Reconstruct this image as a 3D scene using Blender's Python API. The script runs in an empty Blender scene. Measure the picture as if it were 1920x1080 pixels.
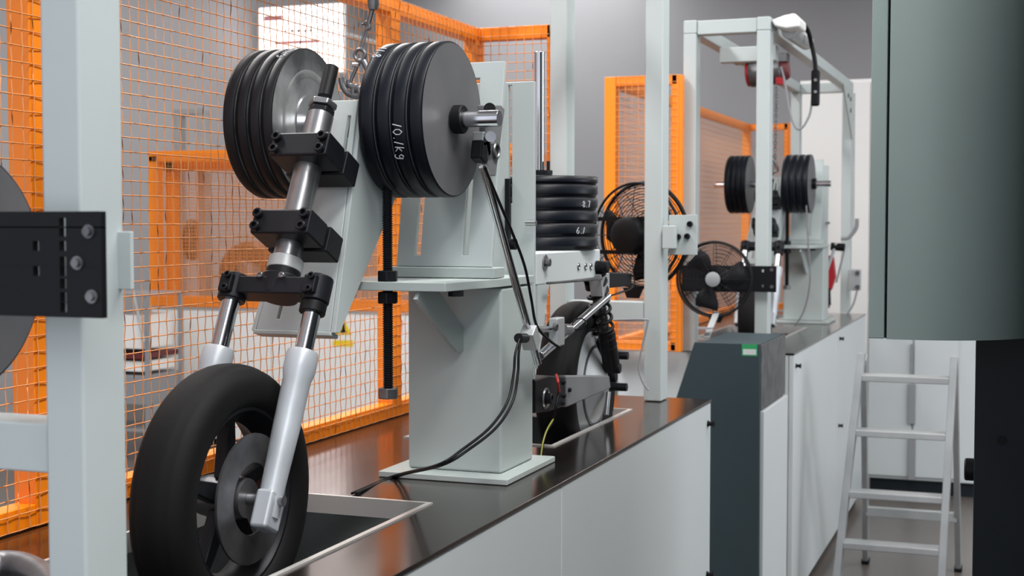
import bpy, math, random
from mathutils import Vector, Matrix
random.seed(7)
C = bpy.context.scene.collection
R_ = math.radians
sin, cos, tan, atan, pi = math.sin, math.cos, math.tan, math.atan, math.pi
V = Vector
H = 1.5                      # camera height above the floor (everything is laid out relative to eye level, then lifted by H)
# ------------------------------------------------------------------ camera
FPX = 2600.0
PIT = atan(122 / FPX)
YAW = atan(970 * cos(PIT) / FPX)
cam_d = bpy.data.cameras.new('camera'); cam = bpy.data.objects.new('camera', cam_d); C.objects.link(cam)
cam_d.sensor_width = 36; cam_d.lens = FPX * 36 / 1920; cam_d.clip_start = .05; cam_d.clip_end = 100
cam.rotation_euler = (pi / 2 - PIT, 0, YAW); cam.location = (0, 0, 0)
cam_d.dof.use_dof = True; cam_d.dof.focus_distance = 2.45; cam_d.dof.aperture_fstop = 8.0
bpy.context.scene.camera = cam
F0 = V((-sin(YAW), cos(YAW), 0)); RT = V((cos(YAW), sin(YAW), 0))
FW = F0 * cos(PIT) - V((0, 0, 1)) * sin(PIT); UP = RT.cross(FW)
# ------------------------------------------------------------------ light
w = bpy.data.worlds.new('world'); bpy.context.scene.world = w; w.use_nodes = True
w.node_tree.nodes['Background'].inputs[0].default_value = (.86, .90, 1, 1)
w.node_tree.nodes['Background'].inputs[1].default_value = .92
def area(name, loc, rot, sx, sy, power, col=(1, 1, 1)):
    d = bpy.data.lights.new(name, 'AREA'); d.shape = 'RECTANGLE'; d.size = sx; d.size_y = sy; d.energy = power; d.color = col
    o = bpy.data.objects.new(name, d); o.location = loc; o.rotation_euler = rot; C.objects.link(o); return o
for x, y, pw_ in [(.9, -1.3, 62), (-2.6, 2.6, 90), (.3, 1.9, 110), (-2.6, 5, 62), (1.2, 5, 45), (-2.6, 9.0, 34), (.8, 11.6, 60), (3.2, 8, 30), (-5.2, 5, 40), (-5.2, 9.5, 30)]:
    area('ceiling_lamp_light', (x, y, 2.55), (0, 0, 0), .5, 2.4, pw_, (1, .98, .96))
area('side_fill', (4.3, 4.8, 1.0), (0, R_(78), 0), 2.2, 3.4, 95, (.9, .95, 1))  # unseen area light added to brighten faces turned to the right
area('front_side_fill', (3.6, .1, .7), (0, R_(80), R_(14)), 1.8, 2.4, 22, (.93, .96, 1))  # second added fill, for the right side of the near column
sc = bpy.context.scene
sc.view_settings.view_transform = 'Standard'; sc.view_settings.look = 'None'; sc.view_settings.gamma = 1
sc.view_settings.use_curve_mapping = False; sc.view_settings.exposure = 0.35

# ------------------------------------------------------------------ pixel -> place on a plane
def ray(px, py): return FW + RT * ((px - 960) / FPX) - UP * ((py - 540) / FPX)
def PX(px, py, X): d = ray(px, py); return d * (X / d.x)
def PY(px, py, Y): d = ray(px, py); return d * (Y / d.y)
def PZ(px, py, Z): d = ray(px, py); return d * (Z / d.z)

# ------------------------------------------------------------------ materials
def lin(c): return tuple((v / 255 / 12.92 if v / 255 <= .04045 else ((v / 255 + .055) / 1.055) ** 2.4) for v in c) + (1,)
def mat(name, rgb, rough=.5, metal=0., var=0., scale=8., bump=0., bscale=60., emit=0., alpha=1., coat=0., stretch=(1, 1, 1), rgb2=None, rvar=0.):
    m = bpy.data.materials.new(name); m.use_nodes = True; nt = m.node_tree; b = nt.nodes['Principled BSDF']
    b.inputs['Base Color'].default_value = lin(rgb); b.inputs['Roughness'].default_value = rough; b.inputs['Metallic'].default_value = metal
    b.inputs['Coat Weight'].default_value = coat
    if emit: b.inputs['Emission Color'].default_value = lin(rgb); b.inputs['Emission Strength'].default_value = emit
    tc = nt.nodes.new('ShaderNodeTexCoord'); mp = nt.nodes.new('ShaderNodeMapping'); mp.inputs['Scale'].default_value = stretch
    nt.links.new(tc.outputs['Object'], mp.inputs[0])
    if var or rgb2 or rvar:
        n = nt.nodes.new('ShaderNodeTexNoise'); n.inputs['Scale'].default_value = scale; n.inputs['Detail'].default_value = 5
        nt.links.new(mp.outputs[0], n.inputs[0])
    if var or rgb2:
        r = nt.nodes.new('ShaderNodeValToRGB'); r.color_ramp.elements[0].position = .35; r.color_ramp.elements[1].position = .65
        r.color_ramp.elements[0].color = lin(rgb)
        r.color_ramp.elements[1].color = lin(rgb2 if rgb2 else tuple(min(255, max(0, v * (1 + var))) for v in rgb))
        nt.links.new(n.outputs[0], r.inputs[0]); nt.links.new(r.outputs[0], b.inputs['Base Color'])
    if rvar:
        mr = nt.nodes.new('ShaderNodeMapRange'); mr.inputs['To Min'].default_value = max(0, rough - rvar); mr.inputs['To Max'].default_value = rough + rvar
        nt.links.new(n.outputs[0], mr.inputs[0]); nt.links.new(mr.outputs[0], b.inputs['Roughness'])
    if bump:
        n2 = nt.nodes.new('ShaderNodeTexNoise'); n2.inputs['Scale'].default_value = bscale; n2.inputs['Detail'].default_value = 4
        nt.links.new(mp.outputs[0], n2.inputs[0]); bp = nt.nodes.new('ShaderNodeBump'); bp.inputs['Strength'].default_value = bump; bp.inputs['Distance'].default_value = .001
        nt.links.new(n2.outputs[0], bp.inputs['Height']); nt.links.new(bp.outputs[0], b.inputs['Normal'])
    return m
M = dict(
    pale=mat('pale_grey_green_paint', (178, 187, 187), .42, var=.03, scale=3, bump=.15, bscale=120),
    shade=mat('grey_green_paint', (170, 180, 178), .42, var=.04, scale=4, bump=.15, bscale=120),
    panel=mat('light_grey_panel_paint', (196, 202, 203), .45, var=.02, scale=2, bump=.1),
    teal=mat('dull_teal_cabinet_paint', (140, 156, 152), .5, var=.04, scale=2, bump=.1, bscale=90),
    darkgreen=mat('dark_petrol_paint', (40, 56, 62), .5, var=.08, scale=3),
    blackcab=mat('black_cabinet_paint', (26, 32, 37), .45, var=.1, scale=3),
    orange=mat('orange_powder_coat', (249, 137, 3), .38, var=.03, scale=6, bump=.1),
    wire=mat('orange_wire', (222, 148, 88), .4),
    top=mat('dark_polished_steel', (88, 80, 76), .16, metal=.92, var=.12, scale=2.5, stretch=(5, 1, 1), rvar=.06),
    rim=mat('bare_steel_edge', (205, 203, 200), .35, metal=.5),
    rubber=mat('tyre_rubber', (11, 11, 12), .68, var=.3, scale=5, bump=.3, bscale=90),
    black=mat('black_oxide_steel', (25, 26, 30), .42, metal=.3, var=.25, scale=14, bump=.2),
    blackp=mat('black_plastic', (14, 15, 18), .5),
    plate=mat('dark_blue_black_enamel', (10, 14, 22), .36, var=.2, scale=9, bump=.25, bscale=40),
    plate2=mat('worn_black_enamel', (24, 24, 27), .42, var=.25, scale=9, bump=.25, bscale=40),
    face=mat('dark_grey_cast_face', (86, 87, 91), .5, rgb2=(98, 98, 101), scale=7, bump=.2, bscale=30),
    faceworn=mat('worn_bare_iron', (96, 98, 100), .32, metal=.55, rgb2=(176, 178, 178), scale=11, bump=.25, bscale=25),
    chrome=mat('polished_chrome', (215, 217, 222), .13, metal=1, var=-.1, scale=20, stretch=(1, 1, .2)),
    steel=mat('brushed_steel', (150, 151, 154), .3, metal=.9, var=.15, scale=16, bump=.1),
    dsteel=mat('dull_dark_steel', (98, 98, 100), .38, metal=.8, var=.3, scale=20, bump=.3),
    alu=mat('cast_aluminium_paint', (188, 194, 200), .38, metal=.25, var=-.08, scale=12, bump=.15),
    alu2=mat('pale_aluminium', (168, 171, 172), .42, metal=.4, var=.08, scale=8),
    greycast=mat('matte_grey_casting', (112, 114, 116), .5, metal=.2, var=.12, scale=8),
    chalk=mat('chalk_marker', (196, 200, 205), .8),
    white=mat('white_enamel', (232, 232, 230), .4),
    red=mat('red_plastic', (170, 28, 38), .4),
    dred=mat('dark_red_plastic', (96, 36, 40), .5),
    floor=mat('brown_grey_epoxy_floor', (92, 86, 82), .3, var=.12, scale=1.3, rvar=.08),
    wall=mat('pale_grey_plaster', (166, 166, 169), .9, var=.015, scale=1.5),
    ceil=mat('white_ceiling', (225, 225, 225), .9),
    lamp=mat('lit_diffuser', (255, 255, 255), .5, emit=3.0),
    sign=mat('emissive_sign_face', (255, 246, 246), .5, emit=2.2),  # emission sets how bright the white board renders
    yellow=mat('yellow_sticker', (232, 205, 20), .5),
    green=mat('green_sticker', (40, 150, 90), .5),
    blue=mat('blue_sticker', (60, 110, 190), .5),
    pink=mat('pink_print', (240, 170, 180), .5),
    grey=mat('grey_print', (120, 118, 122), .6),
    brown=mat('brown_shroud', (110, 62, 20), .5, var=.2),
    cableR=mat('red_wire_sheath', (190, 60, 55), .4), cableY=mat('yellow_green_wire', (150, 150, 60), .5),
    dgrey=mat('grey_plastic', (140, 142, 146), .5),
)
for k_ in ('rubber', 'blackp', 'plate', 'plate2', 'black', 'blackcab'): M[k_].node_tree.nodes['Principled BSDF'].inputs['Specular IOR Level'].default_value = .22

# ------------------------------------------------------------------ mesh collector
def frame(d):
    d = d.normalized(); a = V((0, 0, 1)) if abs(d.z) < .9 else V((1, 0, 0))
    u = d.cross(a).normalized(); return u, d.cross(u).normalized()
class MB:
    def __init__(s): s.v = []; s.f = []
    def add(s, vs, fs):
        k = len(s.v); s.v += [V(p) for p in vs]; s.f += [[i + k for i in f] for f in fs]; return s
    def prism(s, poly, vec):
        n = len(poly); vec = V(vec); poly = [V(p) for p in poly]
        return s.add(poly + [p + vec for p in poly], [list(range(n))[::-1], list(range(n, 2 * n))] + [[i, (i + 1) % n, (i + 1) % n + n, i + n] for i in range(n)])
    def bx(s, x0, x1, y0, y1, z0, z1):
        return s.prism([(x0, y0, z0), (x1, y0, z0), (x1, y1, z0), (x0, y1, z0)], (0, 0, z1 - z0))
    def obox(s, c, u, v, n, a, b, d):       # centre, axes, full sizes
        c, u, v, n = V(c), V(u).normalized() * a / 2, V(v).normalized() * b / 2, V(n).normalized() * d / 2
        return s.prism([c - u - v - n, c + u - v - n, c + u + v - n, c - u + v - n], n * 2)
    def cyl(s, p0, p1, r0, r1=None, n=20, a0=0.):
        p0, p1 = V(p0), V(p1); r1 = r0 if r1 is None else r1; u, v = frame(p1 - p0)
        A = [p0 + (u * cos(a0 + 2 * pi * i / n) + v * sin(a0 + 2 * pi * i / n)) * r0 for i in range(n)]
        B = [p1 + (u * cos(a0 + 2 * pi * i / n) + v * sin(a0 + 2 * pi * i / n)) * r1 for i in range(n)]
        return s.add(A + B, [list(range(n)), list(range(n, 2 * n))[::-1]] + [[i, i + n, (i + 1) % n + n, (i + 1) % n] for i in range(n)])
    def lathe(s, prof, o, ax, n=32, closed=False):     # prof: (radius, height along axis)
        o = V(o); ax = V(ax).normalized(); u, v = frame(ax); k = len(prof); vs = []
        for i in range(n):
            t = 2 * pi * i / n; e = u * cos(t) + v * sin(t)
            vs += [o + e * r + ax * h for r, h in prof]
        fs = []
        for i in range(n):
            j = (i + 1) % n
            for a in range(k if closed else k - 1):
                b = (a + 1) % k
                fs.append([i * k + a, i * k + b, j * k + b, j * k + a])
        return s.add(vs, fs)
    def torus(s, c, ax, R, r, n=32, m=8):
        return s.lathe([(R + r * cos(2 * pi * i / m), r * sin(2 * pi * i / m)) for i in range(m)], c, ax, n, True)
    def tube(s, pts, r, n=8, closed=False):
        pts = [V(p) for p in pts]; k = len(pts); u = None; vs = []
        for i, p in enumerate(pts):
            if closed: d = pts[(i + 1) % k] - pts[i - 1]
            else: d = pts[min(i + 1, k - 1)] - pts[max(i - 1, 0)]
            d = d.normalized()
            if u is None: u, _ = frame(d)
            else: u = (u - d * u.dot(d)).normalized()
            w_ = d.cross(u)
            vs += [p + (u * cos(2 * pi * j / n) + w_ * sin(2 * pi * j / n)) * r for j in range(n)]
        fs = []
        for i in range(k if closed else k - 1):
            q = (i + 1) % k
            fs += [[i * n + j, i * n + (j + 1) % n, q * n + (j + 1) % n, q * n + j] for j in range(n)]
        if not closed: fs += [list(range(n))[::-1], [(k - 1) * n + j for j in range(n)]]
        return s.add(vs, fs)
    def slotted(s, o, u, v, nvec, us, vs, skip):       # plate of cells with openings; o corner, u/v unit dirs
        o, u, v, nvec = V(o), V(u), V(v), V(nvec)
        nu, nv = len(us) - 1, len(vs) - 1; solid = lambda i, j: 0 <= i < nu and 0 <= j < nv and (i, j) not in skip
        P = lambda a, b: o + u * a + v * b
        for i in range(nu):
            for j in range(nv):
                if not solid(i, j): continue
                q = [P(us[i], vs[j]), P(us[i + 1], vs[j]), P(us[i + 1], vs[j + 1]), P(us[i], vs[j + 1])]
                r = [p + nvec for p in q]; fs = [[3, 2, 1, 0], [4, 5, 6, 7]]
                if not solid(i, j - 1): fs.append([0, 1, 5, 4])
                if not solid(i + 1, j): fs.append([1, 2, 6, 5])
                if not solid(i, j + 1): fs.append([2, 3, 7, 6])
                if not solid(i - 1, j): fs.append([3, 0, 4, 7])
                s.add(q + r, fs)
        return s
    def build(s, name, m, parent=None, bev=0., angle=32, seg=2):
        off = V((0, 0, 0)); p = parent
        while p: off += p.location; p = p.parent
        me = bpy.data.meshes.new(name); me.from_pydata([tuple(q - off) for q in s.v], [], s.f)
        import bmesh
        bm = bmesh.new(); bm.from_mesh(me); bmesh.ops.remove_doubles(bm, verts=bm.verts, dist=1e-6)
        bmesh.ops.recalc_face_normals(bm, faces=bm.faces); bm.to_mesh(me); bm.free()
        me.materials.append(M[m] if isinstance(m, str) else m)
        for f in me.polygons: f.use_smooth = True
        me.set_sharp_from_angle(angle=R_(angle))
        o = bpy.data.objects.new(name, me); C.objects.link(o); o.parent = parent
        if bev:
            b = o.modifiers.new('bevel', 'BEVEL'); b.width = bev; b.segments = seg; b.limit_method = 'ANGLE'; b.angle_limit = R_(40); b.harden_normals = True
        return o
def tag(o, label, cat, group=None, kind=None):
    if label: o['label'] = label
    if cat: o['category'] = cat
    if group: o['group'] = group
    if kind: o['kind'] = kind
    return o
def thing(name, label, cat, loc=(0, 0, 0), group=None):
    o = bpy.data.objects.new(name, None); C.objects.link(o); o.location = loc; o.empty_display_size = .05
    return tag(o, label, cat, group)
def struct(o): o['kind'] = 'structure'; return o
def copy_tree(o, d, label=None, group=None, parent=None, rot=None, scale=None):
    c = o.copy(); C.objects.link(c)
    if parent is None:
        c.location = o.location + V(d) if not isinstance(d, tuple) or len(d) == 3 else o.location
        if label: c['label'] = label
        if group: c['group'] = group
        if rot: c.rotation_euler = rot
        if scale: c.scale = (scale,) * 3
    else: c.parent = parent
    for ch in list(o.children): copy_tree(ch, (0, 0, 0), parent=c)
    return c
def smooth_path(pts, k=8):
    pts = [V(p) for p in pts]; out = []
    for i in range(len(pts) - 1):
        p0, p1, p2, p3 = pts[max(i - 1, 0)], pts[i], pts[i + 1], pts[min(i + 2, len(pts) - 1)]
        for j in range(k):
            t = j / k
            out.append(.5 * ((2 * p1) + (p2 - p0) * t + (2 * p0 - 5 * p1 + 4 * p2 - p3) * t * t + (3 * p1 - p0 - 3 * p2 + p3) * t ** 3))
    return out + [pts[-1]]
def socket_bolt(parent, p, ax, r=.007, h=.009, m='black'):
    ax = V(ax).normalized()
    return MB().lathe([(0, 0), (r, 0), (r, h * .85), (r * .85, h), (r * .55, h), (r * .5, h * .35), (0, h * .35)], p, ax, 16).build('bolt', m, parent)
def hexa(parent, name, p, ax, r, h, m='steel', hole=0):
    return MB().cyl(V(p), V(p) + V(ax).normalized() * h, r, n=6, a0=.3).build(name, m, parent, bev=r * .12)

BT = -.49                      # bench top below eye level
FL = -H
XR, XL = -.82, -1.51           # bench right and left edges
# ================================================================== SETTING
struct(MB().bx(-7, 5, -2.5, 14, FL - .05, FL).build('floor', 'floor'))
struct(MB().bx(-7.1, -7, -2.5, 14, FL, 2.75).build('wall_left', 'wall'))
struct(MB().bx(-7.1, 5, 14, 14.1, FL, 2.75).build('wall_back', 'wall'))
struct(MB().bx(-7.1, 5, -2.5, 14.1, 2.75, 2.8).build('ceiling', 'ceil'))
struct(MB().bx(-7, 5, 13.985, 14, FL, FL + .1).build('baseboard_back', 'shade'))
struct(MB().bx(-7, -6.985, -2.5, 13.98, FL, FL + .1).build('baseboard_left', 'shade'))
struct(MB().bx(5, 5.1, -2.5, 14.1, FL, 2.75).build('wall_right', 'wall'))
# ceiling lamps
def ceiling_lamp(x, y, sx, sy, z, label):
    t = thing('ceiling_light', label, 'light', (x, y, 2.75), 'ceiling lights')
    b = MB()
    for (a0, a1, b0, b1) in ((x - sx / 2 - .04, x + sx / 2 + .04, y - sy / 2 - .04, y - sy / 2), (x - sx / 2 - .04, x + sx / 2 + .04, y + sy / 2, y + sy / 2 + .04),
                             (x - sx / 2 - .04, x - sx / 2, y - sy / 2, y + sy / 2), (x + sx / 2, x + sx / 2 + .04, y - sy / 2, y + sy / 2)):
        b.bx(a0, a1, b0, b1, z, 2.75)
    b.build('frame', 'white', t)
    MB().bx(x - sx / 2, x + sx / 2, y - sy / 2, y + sy / 2, z + .01, 2.749).build('diffuser', 'lamp', t)
a = PZ(968, 0, 2.7); b = PZ(1073, 38, 2.7)
xl = (a.x + b.x) / 2
ceiling_lamp(xl + 1.1, b.y - 3, 2.2, 6, 2.7, 'large bright white luminous ceiling panel at the very top of the picture')

# ================================================================== BENCHES
def bench(Y0, Y1, slots, label, knobs):
    t = thing('test_bench', label, 'bench', (-1.165, (Y0 + Y1) / 2, FL), 'steel topped test benches')
    xs = [XL, -1.33, -.967, XR]; ys = [Y0] + [v for s_ in slots for v in s_] + [Y1]
    skip = {(1, 1 + 2 * i) for i in range(len(slots))}
    MB().slotted((0, 0, BT - .008), (1, 0, 0), (0, 1, 0), (0, 0, .008), xs, ys, skip).build('steel_top', 'top', t, bev=.0015)
    for (a0, a1) in slots:      # bright rim of each roller opening
        for q_ in ((-.977, -.967, a0, a1), (-1.33, -1.322, a0, a1), (-1.322, -.977, a0, a0 + .008), (-1.322, -.977, a1 - .008, a1)):
            MB().bx(*q_, BT - .03, BT + .003).build('opening_rim', 'rim', t)
    n = max(1, round((Y1 - Y0) / 1.3)); L = (Y1 - Y0) / n
    for i in range(n):
        MB().bx(XR - .02, XR - .002, Y0 + i * L + .002, Y0 + (i + 1) * L - .002, FL + .06, BT - .009).build('side_panel', 'panel', t, bev=.002)
        MB().bx(XL + .002, XL + .02, Y0 + i * L + .002, Y0 + (i + 1) * L - .002, FL + .06, BT - .009).build('side_panel', 'panel', t)
    MB().bx(XL + .02, XR - .022, Y0 + .002, Y0 + .02, FL + .06, BT - .009).build('end_panel', 'panel', t)
    MB().bx(XL + .02, XR - .022, Y1 - .02, Y1 - .002, FL + .06, BT - .009).build('end_panel', 'panel', t)
    MB().bx(XL + .04, XR - .04, Y0 + .04, Y1 - .04, FL, FL + .06).build('plinth', 'blackcab', t)
    for (y, z) in knobs:
        MB().lathe([(0, 0), (.009, 0), (.009, .003), (.006, .005), (.006, .014), (.009, .016), (.009, .02), (0, .02)], (XR - .002, y, z), (1, 0, 0), 14).build('latch_knob', 'blackp', t)
    return t
k1 = [(3.75, PX(1340, 787, XR).z), (3.75, PX(1340, 1062, XR).z)]
def dy(px, py): p = PX(px, py, XR); return (p.y, p.z)
bench(1.16, 3.79, [(1.42, 2.2), (2.86, 3.5)], 'long test bench in the foreground with pale grey sides and a dark polished steel top', k1)
bench(5.24, 7.68, [(5.75, 6.55), (6.95, 7.45)], 'farther test bench with grey sides standing in line behind the first', [dy(1575, 635), dy(1493, 686), dy(1573, 798)])
# rollers under the wheels
def drum(y, label):
    t = thing('roller_drum', label, 'roller', (-1.15, y, BT - .385), 'steel roller drums in the bench openings')
    c = V((-1.15, y, BT - .385))
    MB().lathe([(.03, -.14), (.24, -.14), (.248, -.134), (.248, .134), (.24, .14), (.03, .14)], c, (1, 0, 0), 64, True).build('drum', 'dsteel', t)
    MB().cyl(c - V((.17, 0, 0)), c + V((.16, 0, 0)), .02).build('axle', 'dsteel', t)
    return t
drum(1.828, 'dark steel roller drum below the front wheel inside the near bench')
drum(3.2, 'dark steel roller drum below the rear wheel inside the near bench')

# ================================================================== GUARD FENCES
def rail(p0, p1, wv, hv):   # square bar between two points, given half-size vectors
    p0, p1 = V(p0), V(p1); wv, hv = V(wv), V(hv)
    return MB().prism([p0 - wv - hv, p0 + wv - hv, p0 + wv + hv, p0 - wv + hv], p1 - p0)
def wires(o, u, nu, v, nv, n, rr=.0011, waves=True):
    m = MB(); o, u, v, n = V(o), V(u), V(v), V(n)
    def w4(a, b):
        d = (b - a).normalized(); e = d.cross(n).normalized() * rr; g = n * rr
        m.add([a - e, a + g, a + e, a - g, b - e, b + g, b + e, b - g], [[0, 1, 5, 4], [1, 2, 6, 5], [2, 3, 7, 6], [3, 0, 4, 7], [3, 2, 1, 0], [4, 5, 6, 7]])
    def wavy(a, d, k, ph):
        if not waves: w4(a, a + d * k); return
        prev = None
        for i in range(k * 2 + 1):     # woven: each wire bows over and under at the crossings
            p = a + d * (i / 2) + n * (rr * 1.0 * (0 if i % 2 else (1 if (i // 2 + ph) % 2 else -1)))
            if prev is not None: w4(prev, p)
            prev = p
    for i in range(nu + 1): wavy(o + u * i, v, nv, i)
    for j in range(nv + 1): wavy(o + v * j, u, nu, j + 1)
    return m
TZ = .557
def guard(Ya, Yb, posts, ret, label, loc, cell=.0254, waves=True, near_ret=None):
    t = thing('safety_fence', label, 'fence', loc, 'orange mesh safety fences on the benches')
    w_, b_ = V((.02, 0, 0)), V((0, 0, .018))
    rail((XL, Ya, TZ - .018), (XL, Yb, TZ - .018), w_, b_).build('top_rail', 'orange', t, bev=.002)
    rail((XL, Ya, BT + .02), (XL, Yb, BT + .02), w_, b_).build('bottom_rail', 'orange', t, bev=.002)
    for y in posts:
        rail((XL, y, BT + .001), (XL, y, TZ), (.022, 0, 0), (0, .026, 0)).build('post', 'orange', t, bev=.002)
    nu = int((Yb - Ya) / cell); nv = int((TZ - BT) / cell)
    o = wires((XL + .025, Yb - nu * cell, BT + .005), (0, cell, 0), nu, (0, 0, cell), nv, (1, 0, 0), waves=waves).build('wire_mesh', 'wire', t); o['kind'] = 'stuff'
    for yy, x1 in ([(Yb, ret)] if ret else []) + ([(Ya, near_ret)] if near_ret else []):
        for z in (TZ - .018, BT + .02):
            rail((XL + .02, yy, z), (x1, yy, z), (0, .02, 0), (0, 0, .018)).build('return_rail', 'orange', t, bev=.002)
        rail((x1, yy, BT + .001), (x1, yy, TZ), (.02, 0, 0), (0, .02, 0)).build('return_post', 'orange', t, bev=.002)
        nu2 = int((x1 - XL) / cell)
        o = wires((XL + .01, yy - .025, BT + .005), (cell, 0, 0), nu2, (0, 0, cell), nv, (0, -1, 0), waves=waves).build('wire_mesh', 'wire', t); o['kind'] = 'stuff'
    return t
guard(1.2, 3.74, [1.22, 1.83, 3.165, 3.74], -1.262, 'orange framed wire mesh safety fence along the left edge of the near bench', (XL, 2.5, BT))
guard(5.15, 7.86, [5.15, 6.5, 7.86], -1.275, 'orange safety fence with fine mesh around the farther bench behind the fans', (XL, 6.5, BT), waves=False, near_ret=-1.25, cell=.0254)

# ================================================================== GANTRIES
def gantry(Yn, Yf, xa, xb, ztop, mid_near, mid_far, label, base_z=BT):
    t = thing('gantry_frame', label, 'frame', ((xa + xb) / 2, Yn, base_z), 'pale steel hoist gantries')
    def post(x, y): MB().bx(x - .025, x + .025, y - .037, y + .037, base_z + .001, ztop - .05).build('post', 'pale', t, bev=.004)
    for x in (xa, xb):
        post(x, Yn); post(x, Yf)
        MB().bx(x - .025, x + .025, Yn - .037, Yf + .037, ztop - .05, ztop).build('long_beam', 'pale', t, bev=.004)
    for y in (Yn, Yf):
        MB().bx(xa + .026, xb - .026, y - .03, y + .03, ztop - .055, ztop - .002).build('cross_beam', 'pale', t, bev=.004)
    if mid_near: MB().bx(xa + .026, xb - .026, Yn - .03, Yn + .03, mid_near - .027, mid_near + .027).build('cross_beam', 'pale', t, bev=.003)
    if mid_far: MB().bx(xa + .026, xb - .026, Yf - .03, Yf + .03, mid_far - .027, mid_far + .027).build('cross_beam', 'pale', t, bev=.003)
    return t
g1 = gantry(1.25, 3.72, -1.235, -.962, .78, -.244, -.244, 'pale grey post frame around the near bench, one blurred post at far left')
g2 = gantry(5.22, 7.75, -1.214, -.936, .765, None, None, 'pale grey hoist gantry over the farther bench')
MB().bx(-1.189, -.961, 5.6, 5.66, .65, .71).build('cross_beam', 'pale', g2, bev=.003)
# corner gussets and holes on far end of g2
p = PY(1598, 180, 7.7)
MB().prism([(-.911, 7.71, .712), (-.911, 7.3, .712), (-.911, 7.71, .45)], (.006, 0, 0)).build('gusset_plate', 'shade', g2)
for (y, z) in ((7.6, .66), (7.6, .6), (7.5, .67)): MB().cyl((-.905, y, z), (-.9, y, z), .012, n=10).build('bolt', 'dsteel', g2)
# bracket plate on right post of g1's far end
def bracket(t, px0, py0, px1, py1, Y, bolts):
    a, b = PY(px0, py0, Y), PY(px1, py1, Y)
    MB().bx(a.x, b.x, Y, Y + .006, b.z, a.z).build('bracket_plate', 'pale', t, bev=.001)
    for (x, y) in bolts: q = PY(x, y, Y); socket_bolt(t, q, (0, -1, 0), .008, .01)
bracket(g1, 1254, 403, 1307, 478, 3.70, [(1294, 420), (1272, 444), (1289, 443)])
a, b = PY(1246, 423, 3.69), PY(1270, 466, 3.69)
MB().bx(a.x, b.x, 3.665, 3.69, b.z, a.z).build('clamp_block', 'pale', g1, bev=.002)
a, b = PY(192, 434, 1.275), PY(246, 543, 1.275)
MB().bx(a.x, b.x, 1.275, 1.281, b.z, a.z).build('bracket_plate', 'pale', g1, bev=.001)
# ------------------------------------------------ perforated black bars
def black_bar(px0, py0, px1, py1, Y, holes, label, bolts=()):
    a, b = PY(px0, py0, Y), PY(px1, py1, Y)
    t = thing('mounting_bar', label, 'bracket', ((a.x + b.x) / 2, Y, b.z), 'black perforated mounting plates')
    us = [a.x]; vs = [b.z]; hs = []
    hx = sorted({h[0] for h in holes}); hz = sorted({h[1] for h in holes}, reverse=True)
    ux = []
    for h in hx: q = PY(h, (py0 + py1) / 2, Y).x; ux += [q - .004, q + .004]
    uz = []
    for h in hz: q = PY((px0 + px1) / 2, h, Y).z; uz += [q - .005, q + .005]
    us = [a.x] + ux + [b.x]; vs = [b.z] + uz + [a.z]
    skip = {(1 + 2 * i, 1 + 2 * j) for i in range(len(hx)) for j in range(len(hz)) if (hx[i], hz[len(hz) - 1 - (len(hz) - 1 - j)]) in holes}
    MB().slotted((0, Y, 0), (1, 0, 0), (0, 0, 1), (0, .008, 0), us, vs, skip).build('plate', 'blackp', t)
    for (x, y) in bolts: q = PY(x, y, Y); MB().lathe([(0, 0), (.007, 0), (.007, .002), (.0045, .002), (.0045, .006), (0, .006)], q, (0, -1, 0), 16).build('bolt', 'dsteel', t)
    return t
hz = [418, 434, 461, 490, 508, 531, 556, 575]
black_bar(-60, 397, 192, 597, 1.16, {(118, z) for z in hz} | {(68, 461), (68, 508)}, 'black perforated mounting plate bolted to the blurred post at far left', [(167, 434), (146, 493), (173, 556)])
black_bar(1257, 497, 1455, 548, 5.14, {(1430, 507), (1430, 535)}, 'black flat mounting bar across the farther gantry behind the wire fan', [(1447, 506), (1447, 538)])

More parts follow.
